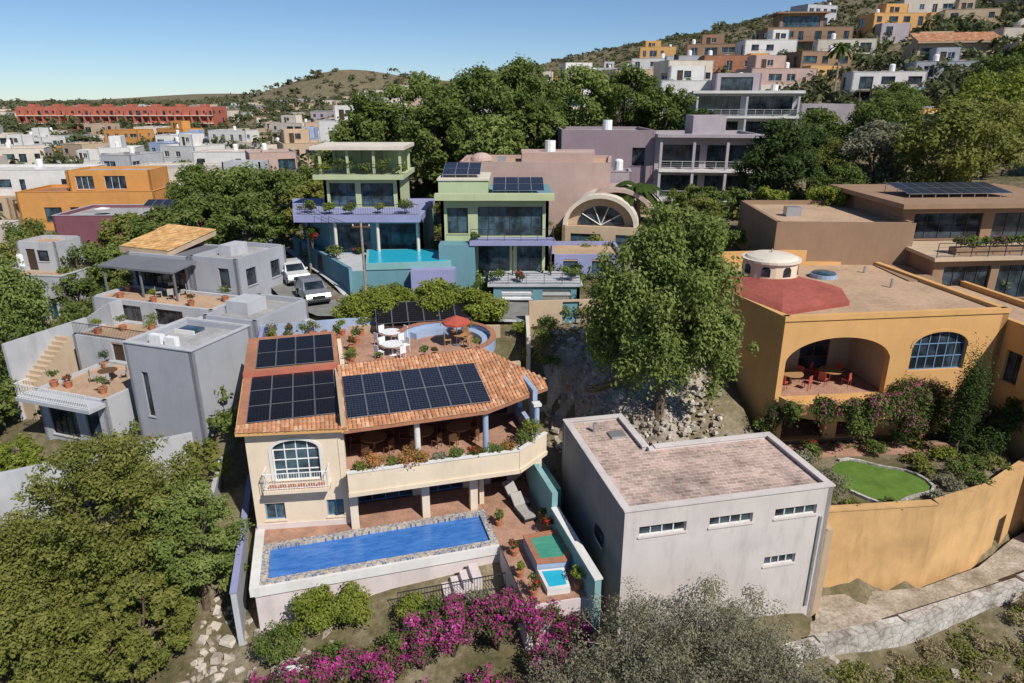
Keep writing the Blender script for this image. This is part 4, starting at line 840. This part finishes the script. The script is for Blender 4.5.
for (x_,y_,z_,mm,r_) in [(-1.2,52.6,10.45,'lf_green',.7),(.6,52.4,10.45,'lf_red',.6),(4.6,52.6,10.45,'lf_green',.8),(-4.6,53,9,'lf_green',1.),(-3.2,52.,9,'lf_lime',.8),(5.2,54,10.45,'lf_dark',.9),(-3.,55,13.3,'lf_green',.4),(6,50.4,9.2,'lf_green',1.),(3.8,46.8,8.9,'lf_green',.9),(2.4,45.5,8.7,'lf_dark',.8),(.6,44.6,8.5,'lf_lime',.8),(5.6,46.4,8.9,'lf_olive',1.1),(2.2,43.4,8.2,'lf_green',1.),(1.2,41.6,7.6,'lf_olive',.9),(2.6,41.,7.6,'lf_green',.8)]:
    bush('terrace_shrub',x_,y_,z_,r_,r_,r_*.8,420,.2,mm,10,.45,3)
o=Obj('street_side_wall'); o.wall((1.2,46.2),(7.4,46.9),7.5,10.6,.3,M['tan'],[dict(x0=2.4,x1=3.6,z0=8.7,z1=10.5,k='d',fr=M['teal'])]); o.wall((7.4,46.9),(12.5,49.5),7.5,11.2,.3,M['cream2']); o.wall((1.2,41.4),(1.2,46.2),6,9.6,.25,M['cream2']); o.done()

# ================================================================== pink building, vault, mauve F, white W, brown D
o=Obj('pink_villa'); o.shell([(-5.2,70),(9.6,68.5),(11,78),(-5,79)],9,18.2,.3,M['pink'],{0:[gl(1.5,3,13.6,15.6,2),gl(6,8,13.6,15.6,2)]},M['tanroof'])
o.prism('stepped_roof',M['pink'],[(1,72),(8,71),(9,77),(1,77.5)],17.9,18.9); o.dome('roof_dome',M['pink'],-3.2,74,18.,1.2,.8,14,4)
o.cyl('water_tank',M['white_paint'],4,74,18.9,20,.55,.55,12); o.box('roof_units',M['metal'],-1.5,-.6,72,72.8,17.8,18.5); o.done()
o=Obj('vaulted_pavilion',(9.0,63,0),-12)
o.shell([(-4.4,0),(4.4,0),(4.4,8),(-4.4,8)],9.5,12.9,.3,M['tan'],{0:[gl(.8,3.6,10,12.2,3),gl(5,8,10,12.2,3)]},M['tanroof'],12.8)
n=16
for (ro,ri,y0,y1,mt,cx) in ((3.5,3.1,.2,7.4,M['cream2'],-.9),(4.0,3.6,1.6,6.4,M['pink'],0.4)):
    for i in range(n):
        a0=math.pi*i/n;a1=math.pi*(i+1)/n
        o.ext('vault',mt,[(cx+ro*math.cos(a0),12.82+ro*.85*math.sin(a0)),(cx+ro*math.cos(a1),12.82+ro*.85*math.sin(a1)),(cx+ri*math.cos(a1),12.82+ri*.85*math.sin(a1)),(cx+ri*math.cos(a0),12.82+ri*.85*math.sin(a0))],y0,y1)
o.add('vault_end_wall',M['tan'],[(-.9+3.12*math.cos(math.pi*i/n),1.2,12.82+2.66*math.sin(math.pi*i/n)) for i in range(n+1)],[tuple(range(n+1))])
o.add('vault_glazing',M['glass'],[(-.9+2.2*math.cos(math.pi*i/n),1.15,12.84+1.8*math.sin(math.pi*i/n)) for i in range(n+1)],[tuple(range(n+1))])
for a in range(1,5): t=math.pi*a/5; o.tube('vault_bars',M['frame_w'],[(-.9,1.1,12.85),(-.9+2.2*math.cos(t),1.1,12.85+1.78*math.sin(t))],[.05,.05],4)
o.done()
dg=lambda a,b,z0,z1,n=3:dict(x0=a,x1=b,z0=z0,z1=z1,nx=n,fr=M['frame_d'],gl=M['glass'])
o=Obj('mauve_modern_building')
big=[dg(.5,5.2,13.,15.5,5),dg(6,11.3,13.,15.5,6),dg(.5,5.2,16.4,19.,5),dg(6,11.3,16.4,19.,6)]
o.shell([(17,84),(29,82.5),(30,94),(17,94)],10,20.2,.3,M['mauve2'],{0:big},M['greyroof'])
o.shell([(6,86),(17,84.2),(17,96),(6,97)],10,20.6,.3,M['mauve'],{0:[dg(8.5,10,16.5,18.6,2),dg(1.4,2.4,16.8,17.8,1)]},M['greyroof'])
for z_ in(12.6,16.): 
    o.prism('balconies',M['white'],[(17.2,82.2),(28.8,80.7),(29,82.4),(17.2,83.9)],z_,z_+.25); o.railing([(17.3,82.3),(28.7,80.8)],z_+.25,1,M['frame_w'],bars=False)
for t in(0,.33,.66,1): o.box('piers',M['mauve2'],17.2+11.3*t,17.5+11.3*t,82.3-1.5*t,82.6-1.5*t,11,19.9)
o.prism('canopy',M['mauve2'],[(16.8,82),(29.2,80.4),(29.4,82.4),(16.8,83.9)],19.9,20.25)
o.box('stair_hut',M['mauve2'],22,26,87,91,19.8,22.2); o.cyl('water_tank',M['white_paint'],12,90,20.3,21.6,.6,.6,12); o.done()
house('mauve_annex',9,79.5,-6,9,4,11.3,5.0,'mauve2','greyroof',4,1,'frame_d',True,base=3).done()
# white modern terraced house: wide glazing and balconies
o=Obj('white_terraced_house',(40,112,0),-8)
o.shell([(-11.5,0),(4,0),(4,10),(-11.5,10)],14,25.2,.3,M['lgrey'],{0:[dg(.6,7,18.2,20.8,7),dg(8,14.8,18.2,20.8,7),dg(.6,7,21.9,24.5,7),dg(8,14.8,21.9,24.5,7)]},M['whiteroof'])
o.shell([(4,-2),(12,-2),(12,8),(4,8)],14,23.4,.3,M['mauve2'],{0:[dg(.6,7.4,18.,20.4,7),dg(1.,4.,21.2,22.8,3)]},M['whiteroof'])
for z_ in(17.6,21.3): o.box('balcony_slab',M['white'],-11.5,3.98,-2.2,-.004,z_,z_+.3); o.railing([(-11.4,-2.1),(3.9,-2.1)],z_+.3,1.,M['frame_w'],bars=False)
o.box('canopy',M['white'],-12,4.4,-2.4,-.004,24.9,25.3)
for x_ in(-11.4,-4,3.6): o.box('piers',M['lgrey'],x_,x_+.3,-2.1,-1.8,15,24.9)
o.shell([(-8,4),(-1,4),(-1,9),(-8,9)],24.9,28,.25,M['mauve2'],{0:[dg(.8,5.8,25.3,27.4,5)]},M['greyroof']); o.cyl('water_tank',M['white_paint'],1.6,6,25,26.3,.6,.6,12); o.done()
o=house('white_house',33,122,-5,16,9,19,8,'white','whiteroof',22,2,pent=True); o.done()
o=Obj('brown_modern_house',(0,0,0)); b_=M['brown']
o.shell([(19.6,50.5),(29.6,50),(30.5,62),(20.5,62)],9,15.5,.3,b_,{0:()},M['tanroof'])
o.shell([(29.6,52),(44,53),(44,64),(29.6,63)],9,16.4,.3,b_,{0:[dg(1,6.5,13.9,15.9,5),dg(7.4,13,13.9,15.9,5)]},M['tanroof'])
o.shell([(29.4,46.6),(43,48),(43,53),(29.6,52)],9,13.5,.3,b_,{0:[dg(.8,4.4,10.6,13.0,4),dg(5,9.,10.6,13.,4),dg(9.6,13,10.6,13.,4)]})
o.prism('terrace_slab',M['tan'],[(29,46.0),(43.5,47.4),(43.5,53),(29.3,52)],13.5,13.75)
o.railing([(29.2,46.2),(43,47.6)],13.75,1,M['iron'],bars=False)
o.prism('planter',b_,[(31,47),(40,47.9),(40,48.8),(31,47.9)],13.75,14.2)
o.prism('roof_slab',b_,[(28.8,50.6),(44.6,51.6),(44.6,64),(28.8,63.2)],16.4,16.75)
o.solar(31,54.,17.,4,8,8,2,1.05,1.7,legs=.25)
o.box('roof_units',M['metal'],22,23.2,55,55.8,15.15,15.9)
o.box('side_wall_low',b_,27,29.3,45.2,50,8,12.4); o.done()
for i in range(9): bush('planter_hedge',31.5+i,47.5+i*.1,14.1,.7,.5,.55,600,.18,'lf_green' if i%3 else 'lf_boug2',9,.45,3)

# ================================================================== left town houses (named)
o=house('orange_house',-61,99,4,19,9,7.2,4.4,'orange','terroof',31,1,'frame_d',True,blank=.1); o.shell([(-3,2),(8.5,2),(8.5,8.5),(-3,8.5)],4.0,7.2,.25,M['orange'],{0:[dict(x0=1,x1=3.5,z0=4.5,z1=6.4,nx=3),dict(x0=5,x1=8,z0=4.5,z1=6.4,nx=3)]},M['greyroof']); o.done()
o=house('plum_house',-46,83,2,19,9,6.2,4.6,'plum','greyroof',32,1,'frame_w',False,blank=.3,coping='mauve2'); o.solar(0,3,5.2,0,18,8,1,1.05,1.9,legs=.8); o.cyl('dish',M['white_paint'],-5,3,5.0,5.15,.9,.2,16); o.done()
house('white_flat_house',-80,112,3,20,10,6.4,7,'white','whiteroof',33,wing=True).done()
house('cream_flat_house',-66,75,-3,12,8,5,5.2,'cream2','greyroof',34).done()
house('grey_garden_house',-46,62,-8,9,7,4.2,4.4,'lgrey','tanroof',52,1,base=4).done()
house('pink_garden_house',-57,63,5,9,7,4.,3.9,'pink','greyroof',53,1,base=4).done()
house('grey_flat_house',-38,96,0,14,9,7.6,5.5,'lgrey','greyroof',35).done()
house('white_cube_house',-30,127,-5,9,9,9.5,11,'white','whiteroof',36,3,pent=True).done()
house('tile_roof_house',-24,107,6,14,10,9.,6.,'tan','terroof',37,2).done()
house('cream_flat_house',-57,117,0,16,9,6.8,6.5,'cream2','greyroof',38,wing=True).done()
o=house('red_arcaded_hotel',-194,352,1,95,18,9.5,11.2,'red','terroof',40,3,'frame_d',False,blank=.0,base=4); 
for i in range(24): o.box('piers',M['red'],-47+i*4,-46.4+i*4,-1.6,-.003,-3,10.4)
for z_ in(3.4,7.0): o.box('gallery_slabs',M['cream2'],-47.4,47.4,-1.8,-.003,z_,z_+.3)
for i in range(8): o.box('roof_blocks',M['red'],-44+i*12,-41+i*12,4,9,11.2,12.4)
o.done()
o=house('brown_hillside_mansion',75,188,-6,21,12,35.2,6.,'brown','tanroof',42,2,'frame_d',False,blank=0,balcony=True,wide=1.4,base=6)
o.shell([(-7,3),(4,3),(4,10),(-7,10)],5.7,9.4,.3,M['brown'],{0:[gl(.8,10,6.2,8.8,8)]},M['terroof'],9.3); o.box('roof_overhang',M['brown'],-8,5,1.8,10.6,9.4,9.75); o.done()
o=house('ochre_tile_house',88,146,-12,15,10,28.6,6.,'tan','terroof',43,2,'frame_d',False,blank=.1,base=6); zz=lambda x,y:6.4+.3*y
o.tileroof('tile_roof',M['wtile'],[(-7.8,-.8),(7.8,-.8),(7.8,6),(-7.8,6)],zz,.4,.7,.18); o.prism('tile_base',M['tan'],[(-7.8,-.8),(7.8,-.8),(7.8,6),(-7.8,6)],lambda x,y:zz(x,y)-.25,zz); o.done()
o=house('domed_house',103,148,-14,10,9,30.5,7.,'cream2','tanroof',44,2,'frame_d',False,base=6); o.dome('dome',M['cream2'],0,4,7.1,2.,2.,16,5); o.cyl('lantern',M['cream2'],0,4,9.1,9.9,.4,.3,8); o.done()
HH=[('mauve_tower_house',2.5,148,6,6,19.5,9.5,'mauve2'),('white_hill_house',20,172,15,8,24.,5.8,'white'),('cream_hill_house',37,152,10,8,23,8.6,'cream2'),('terracotta_hill_house',48,163,11,8,27.,6.2,'terroof'),('white_hill_house',60,172,12,8,31,6,'white'),('pink_hill_house',52,140,13,8,23.6,6,'pink'),('cream_hill_house',73,162,12,8,31,5.4,'cream2'),
 ('brown_hill_house',64,150,11,8,27.4,5.8,'brown'),('ochre_hill_house',96,186,13,8,38.6,5.6,'ochre'),('tan_hill_house',110,180,12,8,39,5.4,'tan'),('mauve_hill_house',26,150,10,8,21,6,'mauve'),('white_hill_house',66,128,12,8,23,5.6,'white'),('grey_hill_house',79,132,12,8,25.5,5.,'grey'),('brown_hill_house',50,186,12,8,31.5,5.6,'brown'),('white_hill_house',36,188,11,8,28.5,5.4,'white'),('pink_hill_house',94,128,12,8,28,5.4,'pink'),('tan_hill_house',124,165,12,8,41,6,'tan'),('cream_hill_house',8,190,9,7,22.5,6.,'cream2')]
NM={'white':'white_house','cream2':'cream_house','tan':'tan_house','lgrey':'grey_house','mauve2':'mauve_house','pink':'pink_house','orange':'orange_house','brown':'brown_house','ochre':'ochre_house','red':'red_house','grey':'grey_house','lblue':'blue_house'}
rt=random.Random(5); taken=[(-61,102,13),(-46,87,12),(-80,117,13),(-38,100,9),(-30,131,8),(-24,111,9),(-57,121,10),(75,193,15),(88,150,10),(103,152,8),(40,118,14),(33,126,9),(12,90,16),(24,88,10)]
nfix=len(taken)
for i,(nm,x_,y_,W__,D__,z_,h_,wl) in enumerate(HH):
    house(nm,x_,y_,rt.uniform(-22,14),W__,D__,z_,h_,wl,rt.choice(['greyroof','whiteroof','terroof','tanroof']),300+i,2,rt.choice(['frame_d','frame_w']),base=7,blank=.12,wide=1.4,balcony=i%3==0,pent=i%4==1,wing=i%3!=0).done(); taken.append((x_,y_+4,6))
excl=[(-9,97,16),(12,117,15),(24,122,6),(-40,86,10)]
def free(x,y,r): return all(math.hypot(x-a,y-b)>r+c*.85 for a,b,c in taken) and all(math.hypot(x-a,y-b)>c for a,b,c in excl)
Yr=104
while Yr<290:
    xx=-.86*Yr
    while xx<.84*Yr:
        x_=xx+rt.uniform(-2.5,2.5); y_=Yr+rt.uniform(-4,4)
        hill=x_>.1*Yr
        pr=(.58 if not hill else (.28 if y_<205 else .05))
        if x_>-.1*Yr and y_>200: pr=.1
        if rt.random()<pr and free(x_,y_+5,6.5):
            z_=min(gz(x_-4,y_),gz(x_+4,y_),gz(x_,y_+6))+ (1.2 if hill else 0); fl=rt.choice([1,1,2,2] if hill else [1,1,2,2])
            wl=rt.choice(['white','white','cream2','cream2','ochre','tan','lgrey','lgrey','mauve2','pink','brown','tan','red'] if hill else ['white','white','white','cream2','cream2','cream2','lgrey','lgrey','tan','tan','orange','pink','grey','lblue'])
            house(NM[wl],x_,y_,rt.uniform(-25,25),rt.uniform(7,15),rt.uniform(7,10),z_,fl*3+.6,wl,rt.choice(['greyroof','whiteroof','tanroof','terroof','greyroof','tanroof']),rt.randint(0,9999),fl,rt.choice(['frame_d','frame_w']),base=3 if not hill else 5,wide=1.3,blank=.2,balcony=hill and rt.random()<.4,wing=rt.random()<.5).done()
            taken.append((x_,y_+5,6))
        xx+=13.5
    Yr+=13.5 if Yr<180 else 17
o=Obj('distant_town')
Yr=295
while Yr<1500:
    xx=-.8*Yr
    stepx=17+Yr*.014
    while xx<-.1*Yr:
        x_=xx+rt.uniform(-5,5);y_=Yr+rt.uniform(-9,9)
        if rt.random()<.42 and not(-260<x_<-130 and 270<y_<380):
            z_=gz(x_,y_)-2; w_=rt.uniform(7,18);d_=rt.uniform(7,12);h_=rt.choice([3.5,3.5,6,6.5])+2
            mt=M[rt.choice(['white','cream2','cream2','lgrey','tan','pink','cream2','mauve2','tan'])]
            o.push((x_,y_,z_),rt.uniform(-25,25)); o.box('blocks',mt,-w_/2,w_/2,0,d_,0,h_); o.box('roofs',M[rt.choice(['greyroof','terroof','whiteroof'])],-w_/2-.1,w_/2+.1,-.1,d_+.1,h_,h_+.25)
            if Yr<800:
                for f in range(int((h_-2)//3)):
                    k=int(w_/3)
                    for i in range(k):
                        if rt.random()<.8: a=-w_/2+w_*(i+.5)/k; o.box('windows',M['glass'],a-.6,a+.6,-.06,-.004,2+f*3+.9,2+f*3+2.3)
            o.pop()
        xx+=stepx
    Yr*=1.055
o.done()

# ================================================================== trees
tree('pepper_tree',8.6,36.6,13.4,(4.6,4.2,5.2),68000,.23,'lf_pepper',cz=8.0,z=6.2,clumps=210,cr=.165,trunk=.32,droop=1.,fill=.3,low=.9,extra=[(-2.4,.2,5.4,2.8,2.6,2.6),(2.6,-.6,5.0,2.7,2.4,2.8),(.5,0,10.4,2.8,2.6,2.6)],branches=24)
for (x_,y_,H_,r_,mm) in [(-18,93,15.5,6,'lf_green'),(-12,97,17.5,6.5,'lf_pepper'),(-5,94,17,6.5,'lf_green'),(-9,88,13.5,5.5,'lf_green'),(1,100,16.5,6.5,'lf_green'),(-22,99,12.5,5,'lf_olive'),(-3,86,11,4.8,'lf_pepper'),(3.5,96,11,4,'lf_green')]:
    tree('broadleaf_tree',x_,y_,H_,(r_,r_,H_*.42),11000,.5,mm,clumps=100,cr=.19,low=.85)
for (x_,y_,H_,r_,mm) in [(4,112,14.5,6.5,'lf_green'),(11,114,15,6.5,'lf_pepper'),(18,116,14,6.5,'lf_green'),(24,112,11,5,'lf_green'),(27,103,8.5,4,'lf_dark')]:
    tree('broadleaf_tree',x_,y_,H_,(r_,r_,H_*.42),8500,.55,mm,clumps=80,cr=.21,low=.8)
tree('dark_leaf_tree',27.2,72,9.8,(4.3,4.3,4.4),16000,.34,'lf_dark',cz=5.4,clumps=90,cr=.22,low=.8)
for (x_,y_,H_,r_,mm) in [(28.5,62,5.,2.4,'lf_lime'),(16.5,56,4.5,2.2,'lf_green'),(17.5,63,4.5,2.2,'lf_olive'),(19.5,67,4.,2.4,'lf_green'),(13.5,53,4.,2.,'lf_olive'),(24.,65,4.4,2.4,'lf_lime'),(32,68,6,2.8,'lf_green'),(20,75,3.4,2.4,'lf_green'),(15,50.5,3.6,1.6,'lf_pepper'),(10.6,47.6,3.4,1.6,'lf_green'),(34,75,7,3.2,'lf_olive')]:
    tree('garden_tree',x_,y_,H_,(r_,r_,H_*.4),4500,.25,mm,clumps=40,low=.8)
for (x_,y_,H_,r_,mm) in [(-37,84,9.8,5,'lf_green'),(-31,80,9.4,4.6,'lf_pepper'),(-26,76,9.,4.2,'lf_green'),(-41,91,9,4.5,'lf_green'),(-21.8,73,7,3,'lf_olive'),(-24.5,65,7.4,2.8,'lf_green'),(-24,92,9,4,'lf_green'),(-31,69,7.4,3.6,'lf_green'),(-37,72,6.8,3.4,'lf_green'),(-29,88,8,4,'lf_green'),(-43,76,6,3,'lf_olive')]:
    tree('broadleaf_tree',x_,y_,H_,(r_,r_,H_*.4),8500,.38,mm,clumps=70,cr=.22,low=.85)
tree('willow_tree',-37.2,48,11.4,(3.2,3.4,5),17000,.26,'lf_pepper',cz=6.2,clumps=80,cr=.2,droop=.8,low=.9)
for (x_,y_,H_,r_,mm) in [(-43,56,8,3.4,'lf_green'),(-38,58,5.5,2.6,'lf_green'),(-42,66,5.5,2.8,'lf_green'),(-34,60,5,2.2,'lf_olive'),(-50,70,6,3.2,'lf_olive'),(-48,54,6,3,'lf_green'),(-35.5,42,4.2,2.2,'lf_green'),(-37,38,4.,2.4,'lf_olive'),(-39,66,5,2.8,'lf_pepper'),(-30,36.5,3.2,1.8,'lf_lime'),(-54,76,6,3,'lf_green'),(-33,35.5,3.2,1.9,'lf_green'),(-35,54,5,2.4,'lf_green')]:
    tree('garden_tree',x_,y_,H_,(r_,r_,H_*.42),5000,.26,mm,clumps=45,low=.9)
for (x_,y_,H_,r_,mm,nn) in [(-19.4,28.6,9.2,4.4,'lf_olive',44000),(-25.4,27.5,6.0,4.2,'lf_olive',24000),(-15.2,27.6,7.2,2.6,'lf_pepper',17000),(-21.5,22.5,6.2,4.6,'lf_olive',34000),(-28.5,24,5.6,4.,'lf_green',16000),(-17.,24.6,5.6,2.8,'lf_olive',17000)]:
    tree('mesquite_tree',x_,y_,H_,(r_,r_*.9,H_*.46),nn,.17,mm,clumps=int(nn/170),cr=.17,trunk=.2,low=.9,fill=.35,bark='bark',flat=.6)
for (x_,y_,H_,r_,mm) in [(41,66,11,5,'lf_olive'),(47,72,11,5.5,'lf_olive'),(54,80,12,6,'lf_lime'),(38,73,9,4,'lf_grey'),(60,90,10,5,'lf_green'),(34,80,8,3.6,'lf_dark'),(50,60,9,4,'lf_dark'),(46,88,9,4.5,'lf_green'),(66,74,10,5,'lf_olive'),(40,92,8,4.5,'lf_green'),(52,100,8,4.5,'lf_green'),(70,96,9,5,'lf_olive'),(58,108,7,4,'lf_green'),(75,112,8,4.5,'lf_green'),(84,118,8,4.5,'lf_olive')]:
    tree('hillside_tree',x_,y_,H_,(r_,r_,H_*.4),7500,.4,mm,clumps=60,cr=.24,low=.8)
for x_,y_,H_ in [(30,128,9),(62,140,8),(12,66,5)]:
    o=Obj('palm_tree',(x_,y_,gz(x_,y_))); o.tube('trunk',M['dbark'],[(0,0,-.5),(.1,0,H_*.5),(0,0,H_)],[.25,.2,.18],8)
    for i in range(22):
        a=i*2.4; el=rt.uniform(-.2,1.); L=2.6; P_=[(0,0,H_)]
        for k in range(1,5): t=k/4; P_.append((math.cos(a)*L*t*math.cos(el*.6),math.sin(a)*L*t*math.cos(el*.6),H_+L*(math.sin(el)*t-.75*t*t)))
        for p0,p1 in zip(P_[:-1],P_[1:]):
            nx_,ny_=-math.sin(a)*.32,math.cos(a)*.32
            o.add('fronds',M['lf_green'],[(p0[0]+nx_,p0[1]+ny_,p0[2]-.12),(p0[0],p0[1],p0[2]),(p1[0],p1[1],p1[2]),(p1[0]+nx_,p1[1]+ny_,p1[2]-.12),(p0[0]-nx_,p0[1]-ny_,p0[2]-.12),(p1[0]-nx_,p1[1]-ny_,p1[2]-.12)],[(0,1,2,3),(1,4,5,2)])
    o.done()
for (x_,y_,z_,r_,rz_,mm,nn) in [(-9.1,25.4,.4,1.5,1.4,'lf_lime',6200),(-7.4,25.8,.7,1.2,1.2,'lf_lime',4200),(-10.6,24.2,-.1,1.3,1.2,'lf_green',3600),(-3.4,25.4,1.0,1.0,.9,'lf_green',2600),(-5.8,23.4,0.1,1.1,.8,'lf_olive',2600),(-1.6,25.6,1.3,.9,.9,'lf_grey',2400),(-4.6,25.8,1.1,.8,.7,'lf_lime',1800),(-4.8,23.4,.5,1.1,1.,'lf_green',2400),(-8.,23.4,.2,1.,.9,'lf_green',2200)]:
    bush('garden_bush',x_,y_,z_,r_,r_,rz_,nn,.13,mm,30,.3)
for (x_,y_,z_,r_,rz_,nn) in [(-7.6,22.6,0.1,1.4,1.,4400),(-5.8,22.8,.1,1.4,1.1,4400),(-3.9,23.5,.6,1.5,1.3,5000),(-2.6,24.1,.8,1.5,1.4,5200),(-.6,24.4,.9,1.6,1.4,5200),(1.,24.6,.9,1.5,1.3,4800),(2.6,24.5,.5,1.3,1.1,3800),(-9.2,22.4,-.1,1.5,1.,4000),(-2.6,25.3,1.4,.9,.8,2000),(-.2,25.5,1.7,.8,.7,2000),(-6.6,20.9,-.6,1.3,.9,3400),(-.8,22.,-.1,1.4,.9,3600),(-10.6,21.8,-.5,1.5,.9,3400),(1.6,23.,.2,1.3,.9,3400),(-3.6,21.6,-.3,1.3,.8,3000)]:
    bush('bougainvillea_bush',x_,y_,z_,r_,r_,rz_,nn,.13,'lf_boug',34,.26)
for (x_,y_,H_,r_,nn) in [(4.9,22.2,5.8,2.8,12000),(8.4,22.4,6.2,3.1,15000),(6.6,20.6,4.8,2.6,10000),(10.6,21.6,5.,2.6,10000),(2.6,21.2,4.2,2.2,8000),(8.8,19.4,3.8,2.5,8000),(12.2,20.4,3.8,2.,6000)]:
    tree('grey_acacia_tree',x_,y_,H_,(r_,r_*.85,H_*.44),nn,.1,'lf_grey',clumps=int(nn/80),cr=.18,trunk=.08,bark='dbark',branches=110,low=.9,fill=.2)
rk=random.Random(9)
pts=[]
for i in range(2600):
    x_,y_=rk.gauss(7.4,2.3),rk.gauss(39,3.0)
    if (x_<5. and y_<34.8) or x_<2.2 or x_>13: continue
    pts.append((x_,y_,gz(x_,y_)+.25))
rocks('construction_rubble',pts,.04,.26,M['stone'],2)
pts=[(x_,y_,gz(x_,y_)) for x_,y_ in [(rk.uniform(-15,-8),rk.uniform(18,28)) for i in range(420)]+[(rk.uniform(12,34),rk.uniform(19,25)) for i in range(160)]]
rocks('boulders',pts,.05,.36,M['stone'],3)
o=Obj('timber_pile',(5.8,38.2,gz(5.8,38.2)+.4),35)
for i in range(14): o.push((rk.uniform(-.6,.6),rk.uniform(-.3,.3),.06*i*.4),rk.uniform(-8,8)); o.box('planks',M['lwood'],-1.3,1.3,-.06,.06,0,.05); o.pop()
o.done()
def inpoly(x,y,P):
    c=False;n=len(P)
    for i in range(n):
        a,b=P[i],P[i-1]
        if (a[1]>y)!=(b[1]>y) and x<(b[0]-a[0])*(y-a[1])/(b[1]-a[1])+a[0]: c=not c
    return c
items=[]
for i in range(1000):
    x_,y_=rk.uniform(11,38),rk.uniform(17.,28)
    if y_>22.7+(x_-11)*.36: continue
    items.append((x_,y_,gz(x_,y_)-.1,rk.uniform(.25,.8),rk.uniform(.25,.9)))
nd=int(len(items)*.55)
mass('dry_grass',items[:nd],'lf_dry',170,900,.5); mass('scrub',items[nd:],'lf_olive',200,1500,.5)
items=[(rk.uniform(-32,14),rk.uniform(15,23.),0,rk.uniform(.3,.9),rk.uniform(.4,1.)) for i in range(240)]; items=[(a,b,gz(a,b)-.1,d,e_) for a,b,c,d,e_ in items if not(-15.5<a<-10.5)]
mass('undergrowth',items,'lf_olive',220,2000,.45)
AP=[A2W(-1.2,-10),A2W(16,-10),A2W(16,13.6),A2W(-1.2,13.6)]
items=[];i2=[]
for i in range(1400):
    x_,y_=rk.uniform(-62,50),rk.uniform(26,100)
    if inpoly(x_,y_,AP): continue
    if any(math.hypot(x_-p[0],y_-p[1])<3.6 for p in RP): continue
    if math.hypot((x_-7.3)/6.2,(y_-39.4)/7.)<1: continue
    if 10<x_<36 and y_<34: continue
    (items if rk.random()<.6 else i2).append((x_,y_,gz(x_,y_)-.1,rk.uniform(.5,1.7),rk.uniform(.6,2.2)))
mass('garden_undergrowth',items,'lf_green',150,3000,.7); mass('olive_undergrowth',i2,'lf_olive',150,6000,.7)
items=[];hi_=[]
for i in range(5600):
    Yd=95*math.exp(rk.random()**.8*1.9); x_=rk.uniform(-.85,.9)*Yd; y_=Yd
    if x_>.0*Yd or rk.random()<.75:
        if all(math.hypot(x_-a,y_-b)>c*.74 for a,b,c in taken[nfix:] if abs(b-y_)<12) and all(math.hypot(x_-a,y_-b)>c for a,b,c in taken[:nfix]):
            if x_>0 and y_>225:
                r_=rk.uniform(1.0,2.6); hi_.append((x_,y_,gz(x_,y_)-.4,r_,r_*rk.uniform(.7,1.1)))
            else:
                r_=rk.uniform(1.0,2.8)*(1+y_/600); items.append((x_,y_,gz(x_,y_)-.3,r_,r_*rk.uniform(1.,1.8)))
for i in range(1500):
    y_=rk.uniform(215,520); x_=rk.uniform(0,.85)*y_; r_=rk.uniform(.8,2.2); hi_.append((x_,y_,gz(x_,y_)-.4,r_,r_*rk.uniform(.7,1.1)))
mass('distant_trees',items,'lf_far',56,5000,1.1); mass('hillside_scrub',hi_,'lf_hill',32,15000,1.5)
items=[]
for i in range(2600):
    Yd=rk.uniform(480,2400); x_=rk.uniform(-.9,.3)*Yd; r_=rk.uniform(3,9)*(Yd/1000+.3); items.append((x_,Yd,gz(x_,Yd)-1,r_,r_*.7))
mass('far_woodland',items,'lf_hill',20,9000,1.6)

# ================================================================== light, sky, camera
sd=Vector((.50,-.62,.84)).normalized()
sun=bpy.data.lights.new('sun','SUN'); sun.energy=5.0; sun.angle=rad(.5); sun.color=(1,.955,.89)
so=bpy.data.objects.new('sun',sun); COL.objects.link(so); so.rotation_euler=(-sd).to_track_quat('-Z','Y').to_euler()
w=bpy.data.worlds.new('World'); bpy.context.scene.world=w; w.use_nodes=True; nt=w.node_tree; nt.nodes.clear()
sk=nt.nodes.new('ShaderNodeTexSky'); sk.sky_type='NISHITA'; sk.sun_disc=False; sk.sun_elevation=math.asin(sd.z); sk.sun_rotation=math.atan2(sd.x,sd.y)
sk.air_density=1.; sk.dust_density=.2; sk.ozone_density=2.5; sk.altitude=1900
mx=nt.nodes.new('ShaderNodeMix'); mx.data_type='RGBA'; mx.blend_type='MULTIPLY'; mx.inputs[0].default_value=1; mx.inputs[7].default_value=(.74,.86,1,1)
bg=nt.nodes.new('ShaderNodeBackground'); bg.inputs[1].default_value=.095; wo=nt.nodes.new('ShaderNodeOutputWorld')
nt.links.new(sk.outputs[0],mx.inputs[6]); nt.links.new(mx.outputs[2],bg.inputs[0]); nt.links.new(bg.outputs[0],wo.inputs[0])
cam=bpy.data.cameras.new('camera'); cam.sensor_width=36; cam.lens=24.01; cam.clip_end=20000; cam.clip_start=.5
co=bpy.data.objects.new('camera',cam); COL.objects.link(co); co.location=(0,0,24); co.rotation_euler=(rad(90-19.5),0,0)
sc=bpy.context.scene; sc.camera=co; sc.view_settings.view_transform='Standard'; sc.view_settings.look='None'; sc.view_settings.exposure=0
